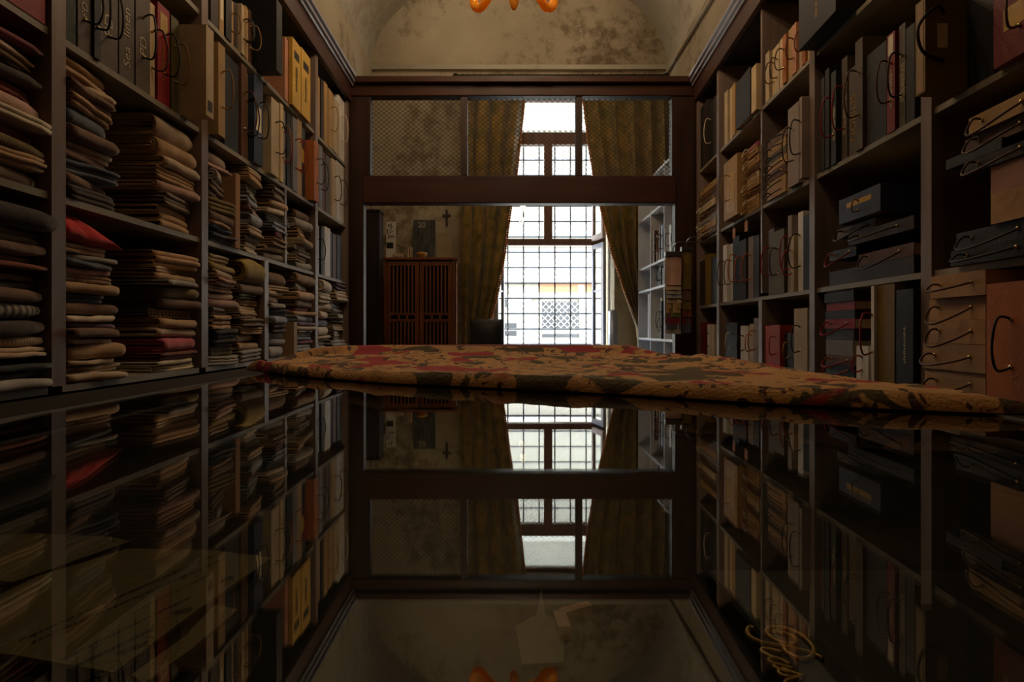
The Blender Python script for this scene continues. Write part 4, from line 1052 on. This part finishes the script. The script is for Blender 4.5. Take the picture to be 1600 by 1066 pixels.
for (a, b) in ((cx0 + .035, mid - .005), (mid + .005, cx1 - .035)):
    f = MB(); z0, z1 = .09, czt - .05
    f.box(a, a + .05, cyf - .002, cyf + .022, z0, z1).box(b - .05, b, cyf - .002, cyf + .022, z0, z1)
    for (u, v) in ((z0, z0 + .06), (z1 - .05, z1), (C + .10, C + .13), (C + .18, C + .21), (C - .37, C - .34), (C - .29, C - .26)):
        f.box(a + .05, b - .05, cyf - .002, cyf + .022, u, v)
    d = obj('door', f, cabw, cb)
    x = a + .075
    while x < b - .06:
        for (u, v) in ((C + .21, z1 - .05), (C - .26, C + .10), (z0 + .06, C - .37)):
            obj('slat', MB().box(x, x + .017, cyf + .002, cyf + .018, u, v), slatw, d)
        x += .047
    for q in (.33, .67):
        x = a + .05 + (b - a - .1) * q
        for (u, v) in ((C + .13, C + .18), (C - .34, C - .29)): obj('slat', MB().box(x - .012, x + .012, cyf + .002, cyf + .018, u, v), slatw, d)
# on the cabinet
def card(name, label, cat, x0, x1, yt, yb, Y, m, lean=.03):
    a, b = pt(x0, yb, Y), pt(x1, yt, Y)
    t = thing(name, label, cat, ((a.x + b.x) / 2, Y, czt))
    obj('panel', MB().hexa([(a.x, Y, czt), (b.x, Y, czt), (b.x, Y + .008, czt), (a.x, Y + .008, czt), (a.x, Y + lean, b.z), (b.x, Y + lean, b.z), (b.x, Y + lean + .008, b.z), (a.x, Y + lean + .008, b.z)]), m, t)
    return t, a.x, b.x, b.z
wcard = M('white card', hexc('c9c2b4'), .8, .06, 5); dpic = M('dark forest print', hexc('20231f'), .5, .5, 5.0, col2=hexc('4d5150'), stretch=(9, 9, 1.5)); ccard = M('cream card', hexc('a08f72'), .8, .1, 5)
t, xa, xb, zt_ = card('art_card', 'white card with black marks standing on the slatted cabinet', 'card', 603, 618, 346, 400, 8.08, wcard)
mk = MB(); rg = random.Random(9)
for q in range(26):
    u, v = rg.uniform(.1, .85), rg.uniform(.55, .97); hz = zt_ - czt
    x, z = xa + (xb - xa) * u, czt + hz * v; yy = 8.08 + .03 * v - .002
    mk.box(x - .006, x + .006, yy - .001, yy, z - .008, z + .006)
mk.box(xa + .005, xb - .03, 8.08 + .008, 8.08 + .0095, czt + .08, czt + .20)
obj('print', mk, black_ink, t)
t, xa, xb, zt_ = card('poster', 'dark forest poster with pale number standing on the slatted cabinet', 'poster', 645, 680, 343, 399, 8.30, dpic)
place_text('lettering', '20', .10, ((xa + xb) / 2 - .03, 8.315, zt_ - .07), (1, 0, 0), (0, -.06, 1), white_ink, t)
card('art_card', 'plain cream card leaning on the wall beside the forest poster', 'card', 680, 706, 368, 399, 8.36, ccard)
t = thing('bowl', 'round mustard bowl before the forest poster on the slatted cabinet', 'bowl', (pt(659, 395, 8.15).x, 8.15, czt))
obj('dish', MB().lathe([(.03, 0), (.035, .02), (.075, .055), (.07, .075), (.02, .088)], ORG[t.name], 18), M('mustard glaze', hexc('a8741c'), .35, .1, 6), t, True)
obj('foot', MB().lathe([(.034, 0), (.028, .02)], ORG[t.name], 14), black_wood, t, True)
for k, (x, col, w) in enumerate(((642, 'crm', .014), (638.5, 'ivy', .018))):
    p = pt(x, 399, 8.12)
    t = thing('booklet', ['thin cream booklet standing against the forest poster', 'ivory booklet standing beside the thin cream booklet'][k], 'book', (p.x, 8.2, czt))
    obj('cover', MB().box(p.x - w / 2, p.x + w / 2, 8.10, 8.24, czt, czt + .15), bmat(col), t)
z = czt
for k, (col, h) in enumerate((('brn', .022), ('lil', .018), ('crm', .02))):
    p = pt(627, 399, 8.15)
    t = thing('book', ['brown book, lowest of the small flat stack on the cabinet', 'lilac book, middle of the small flat stack on the cabinet', 'cream book, topmost of the small flat stack on the cabinet'][k], 'book', (p.x, 8.15, z), 'flat books on the cabinet')
    obj('cover', MB().box(p.x - .07 - .01 * k, p.x + .06 - .008 * k, 8.06, 8.24, z, z + .003).box(p.x - .07 - .01 * k, p.x + .06 - .008 * k, 8.06, 8.24, z + h - .004, z + h - .001).box(p.x - .07 - .01 * k, p.x - .066 - .01 * k, 8.06, 8.24, z + .003, z + h - .004), bmat(col), t)
    obj('pages', MB().box(p.x - .066 - .01 * k, p.x + .057 - .008 * k, 8.063, 8.237, z + .003, z + h - .004), paper, t)
    z += h
p = pt(698, 334, 8.48)
cr = thing('crucifix', 'small dark wooden cross hanging on the stained wall', 'cross', (p.x, 8.48, p.z - .2))
obj('upright', MB().box(p.x - .014, p.x + .014, 8.478, 8.499, p.z - .16, p.z + .05), darkw, cr)
obj('crossbar', MB().box(p.x - .055, p.x + .055, 8.474, 8.497, p.z - .035, p.z - .010), darkw, cr)
# office chair
ch_m = M('black chair leather', hexc('2c2e33'), .45, .15, 8)
oc = thing('office_chair', 'black office chair with a square padded back before the window', 'chair', (-.25, 6.35, 0))
bx0, bx1 = pt(734, 520, 6.6).x, pt(787, 520, 6.6).x; bz = pt(760, 499, 6.6).z
P = []
for j in range(9):
    v = j / 8; r = []
    for i in range(13):
        u = i / 12 * 2 - 1; q = (1 - abs(u) ** 6) * (1 - abs(2 * v - 1) ** 6)
        r.append(((bx0 + bx1) / 2 + u * (bx1 - bx0) / 2 * (1 - .06 * (1 - v)), 6.58 - .035 * q + .03 * u * u, bz - .58 + .58 * v))
    P.append(r)
bb = MB().grid(P); bb.grid([[(x, 6.66 + (6.58 - y) * .3, z) for x, y, z in r][::-1] for r in P])
nP, wP = 9 * 13, 13
for i in range(12):
    for j in (0, 8):
        a, b = j * wP + i, j * wP + i + 1; c, d = nP + j * wP + (12 - i), nP + j * wP + (12 - i - 1)
        bb.f.append((a, c, d, b) if j == 0 else (a, b, d, c))
for j in range(8):
    for i in (0, 12):
        a, b = j * wP + i, (j + 1) * wP + i; c, d = nP + j * wP + (12 - i), nP + (j + 1) * wP + (12 - i)
        bb.f.append((a, b, d, c) if i == 0 else (a, c, d, b))
obj('backrest', bb, ch_m, oc, True)
obj('seat', MB().bevbox(-.50, 0, 6.08, 6.58, .44, .53, .02), ch_m, oc)
obj('back_bracket', MB().box(-.28, -.22, 6.60, 6.66, .46, .60), iron, oc)
obj('column', MB().lathe([(.03, .12), (.03, .44)], (-.25, 6.33, 0), 12), iron, oc)
for k in range(5):
    a = k * 2 * math.pi / 5; e = (-.25 + .28 * math.cos(a), 6.33 + .28 * math.sin(a), .075)
    l = obj('leg', MB().tube([(-.25, 6.33, .13), e], .018, 6), ch_m, oc)
    obj('castor', MB().ball((e[0], e[1], .03), .03, 8, 6), ch_m, l, True)
for x in (-.52, .02): obj('armrest', MB().box(x - .025, x + .025, 6.15, 6.5, .66, .69).box(x - .015, x + .015, 6.3, 6.34, .5, .66), ch_m, oc)
# silver roll by the window
p = pt(957.5, 486, 8.15)
rl = thing('film_roll', 'upright roll of silvery plastic film beside the open casement', 'roll', (p.x, 8.15, 0))
obj('roll', MB().lathe([(.06, 0), (.062, .3), (.06, p.z)], (p.x, 8.15, 0), 20), M('silvery film', hexc('8f9096'), .28, .15, 14, metal=.4, stretch=(1, 1, .2)), rl, True)
obj('core', MB().lathe([(.02, p.z), (.02, p.z + .015)], (p.x, 8.15, 0), 12), wcard, rl)
# white bookshelf
wsm = M('white laminate', hexc('c9ccd0'), .4, .04, 4)
ws = thing('white_bookshelf', 'white open bookshelf against the wall behind the partition', 'bookshelf', (1.8, 7.1, 0))
WY0, WY1 = 6.0, 8.0
for y in (WY0, 6.62, 7.28, WY1 - .02): obj('upright', MB().box(1.576, XR - .02, y, y + .02, 0, C + 1.75), wsm, ws)
obj('back_panel', MB().box(XR - .02, XR - .008, WY0, WY1, 0, C + 1.75), wsm, ws)
WL = [C + 1.73, C + 1.33, C + .744, C + .47, C - .10, C - .6, .06]
for y0, y1 in ((WY0 + .02, 6.62), (6.64, 7.28), (7.30, WY1 - .02)):
    for z in WL: obj('shelf_board', MB().box(1.578, XR - .02, y0, y1, z - .025, z), wsm, ws)
GW = 'binders on the white bookshelf'
posts['W'] = [5.99, 6.63, 7.29, 8.01]
def wrow(level, y0, specs, where):
    Y = y0
    for k, (w, h, col, cord) in enumerate(specs):
        book_at('W', Y, Y + w, level + .0005, level + h, col, random.uniform(-.03, .01), .26, '%s %s, %s from the partition, %s of white bookshelf' % (BK[col][0], 'corded binder' if cord else 'binder', NTH[k], where), 'binder', 'sample_book', GW, cord=cord)
        Y += w + .004
wrow(C + 1.33, 6.66, [(.05, .26, 'blk', 'k'), (.06, .30, 'crs', None), (.05, .28, 'wht', 'k'), (.08, .25, 'umb', 'k'), (.05, .3, 'brn', None)], 'upper level')
wrow(C + .744, 6.66, [(.05, .33, 'blk', 'k'), (.06, .36, 'pbl', 'k'), (.05, .30, 'crs', 'r'), (.06, .38, 'brn', 'k'), (.05, .34, 'gry', 'k'), (.05, .33, 'umb', None), (.05, .3, 'ivy', 'w'), (.06, .35, 'brn', 'w')], 'second level')
wrow(C + .47, 6.7, [(.06, .18, 'gry', 'k'), (.05, .2, 'blk', 'k'), (.06, .17, 'wht', 'k'), (.05, .2, 'tau', 'k'), (.06, .16, 'slt', 'w')], 'third level')
wrow(C + .47, 6.06, [(.08, .2, 'wht', 'k'), (.07, .22, 'gry', 'k'), (.09, .18, 'wht', 'k'), (.08, .2, 'blk', None)], 'third level near end')
wrow(C + .744, 6.06, [(.09, .28, 'wht', 'k'), (.08, .3, 'pbl', 'k'), (.08, .26, 'blk', None), (.09, .3, 'wht', 'k')], 'second level near end')
wrow(C - .10, 6.66, [(.06, .42, 'wht', 'k'), (.05, .40, 'blk', 'k'), (.05, .3, 'yel', 'k'), (.06, .44, 'ivy', None)], 'fourth level')
for k, (y, col, r, lab) in enumerate(((7.38, 'nav', .035, 'navy blue cloth roll standing in the white bookshelf'), (7.47, 'lil', .04, 'pale lilac cloth roll standing in the white bookshelf'), (7.56, 'wht', .035, 'white cloth roll standing in the white bookshelf'))):
    x = 1.64; zz = C - .10
    t = thing('cloth_roll', lab, 'fabric roll', (x, y, zz), 'rolls in the white bookshelf')
    obj('roll', MB().lathe([(r * .9, .0005), (r, .02), (r, .50), (r * .9, .52)], (x, y, zz), 14), bmat(col), t, True)
    obj('core', MB().lathe([(.012, .52), (.012, .535)], (x, y, zz), 10), paper, t)
# ------------------------------------------------------------------ swatch hanger on the end of the binder wall
HY = 4.70
hx0, hx1 = pt(1041, 0, HY).x, pt(1064, 0, HY).x
hz = pt(0, 398, HY).z
chrome = M('dull chrome', hexc('6c6f76'), .3, .1, 9, metal=.9)
def hanger(label, x0, x1, z, Y, cols, cuts, wig):
    t = thing('swatch_hanger', label, 'fabric swatches', ((x0 + x1) / 2, Y, z - .6), 'swatch hangers')
    obj('clip_bar', MB().bevbox(x0 - .008, x1 + .008, Y - .012, Y + .03, z - .012, z + .022, .003), chrome, t)
    xm = (x0 + x1) / 2
    hk = [(xm, Y + .01, z + .02), (xm, Y + .01, z + .055), (xm + .03, Y + .01, z + .09), (xm + .08, Y + .01, z + .095)]
    if x1 < 1.26: hk += [(xm + .14, Y + .012, z + .095), (fx('R', Y, -.002), Y + .012, z + .09)]
    else: hk += [(fx('R', Y, -.002), Y + .012, z + .09)]
    obj('hook', MB().tube(spline(hk, 4), .004, 6), chrome, t, True)
    for k, (c, cut) in enumerate(zip(cols, cuts)):
        zb = pt(0, cut, Y).z; P = []
        for j in range(9):
            v = j / 8; zz = z - .005 - (z - .005 - zb) * v
            P.append([(x0 + (x1 - x0) * i / 6 + .004 * math.sin(4 * v + k), Y + .002 * k - .006 * math.sin(2.2 * v + wig) * v + (-.012 * max(0, v - .8) * 5 if k < 4 else 0) + .003 * math.sin(i * 1.3 + k), zz) for i in range(7)])
        mb = MB().grid(P); n0 = len(mb.v); mb.grid([[(x, y + .0014, zz) for x, y, zz in r][::-1] for r in P])
        obj('swatch', mb, cloth_mat(c), t, True)
hanger('chrome clip hanger of beige to red fabric swatches at the bookcase end', hx0, hx1, hz, HY, W('pkb bei gry gbl bei tan tan grn wine slt gry'), [446, 453, 460, 466, 474, 482, 489, 496, 507, 515, 522], 0)
hanger('chrome clip hanger of dark ochre and brown fabric swatches at the bookcase end', pt(1066, 0, HY + .06).x, pt(1080, 0, HY + .06).x, pt(0, 390, HY + .06).z, HY + .06, W('olv brn olv rst wine slt'), [452, 470, 484, 496, 508, 520], 1.0)
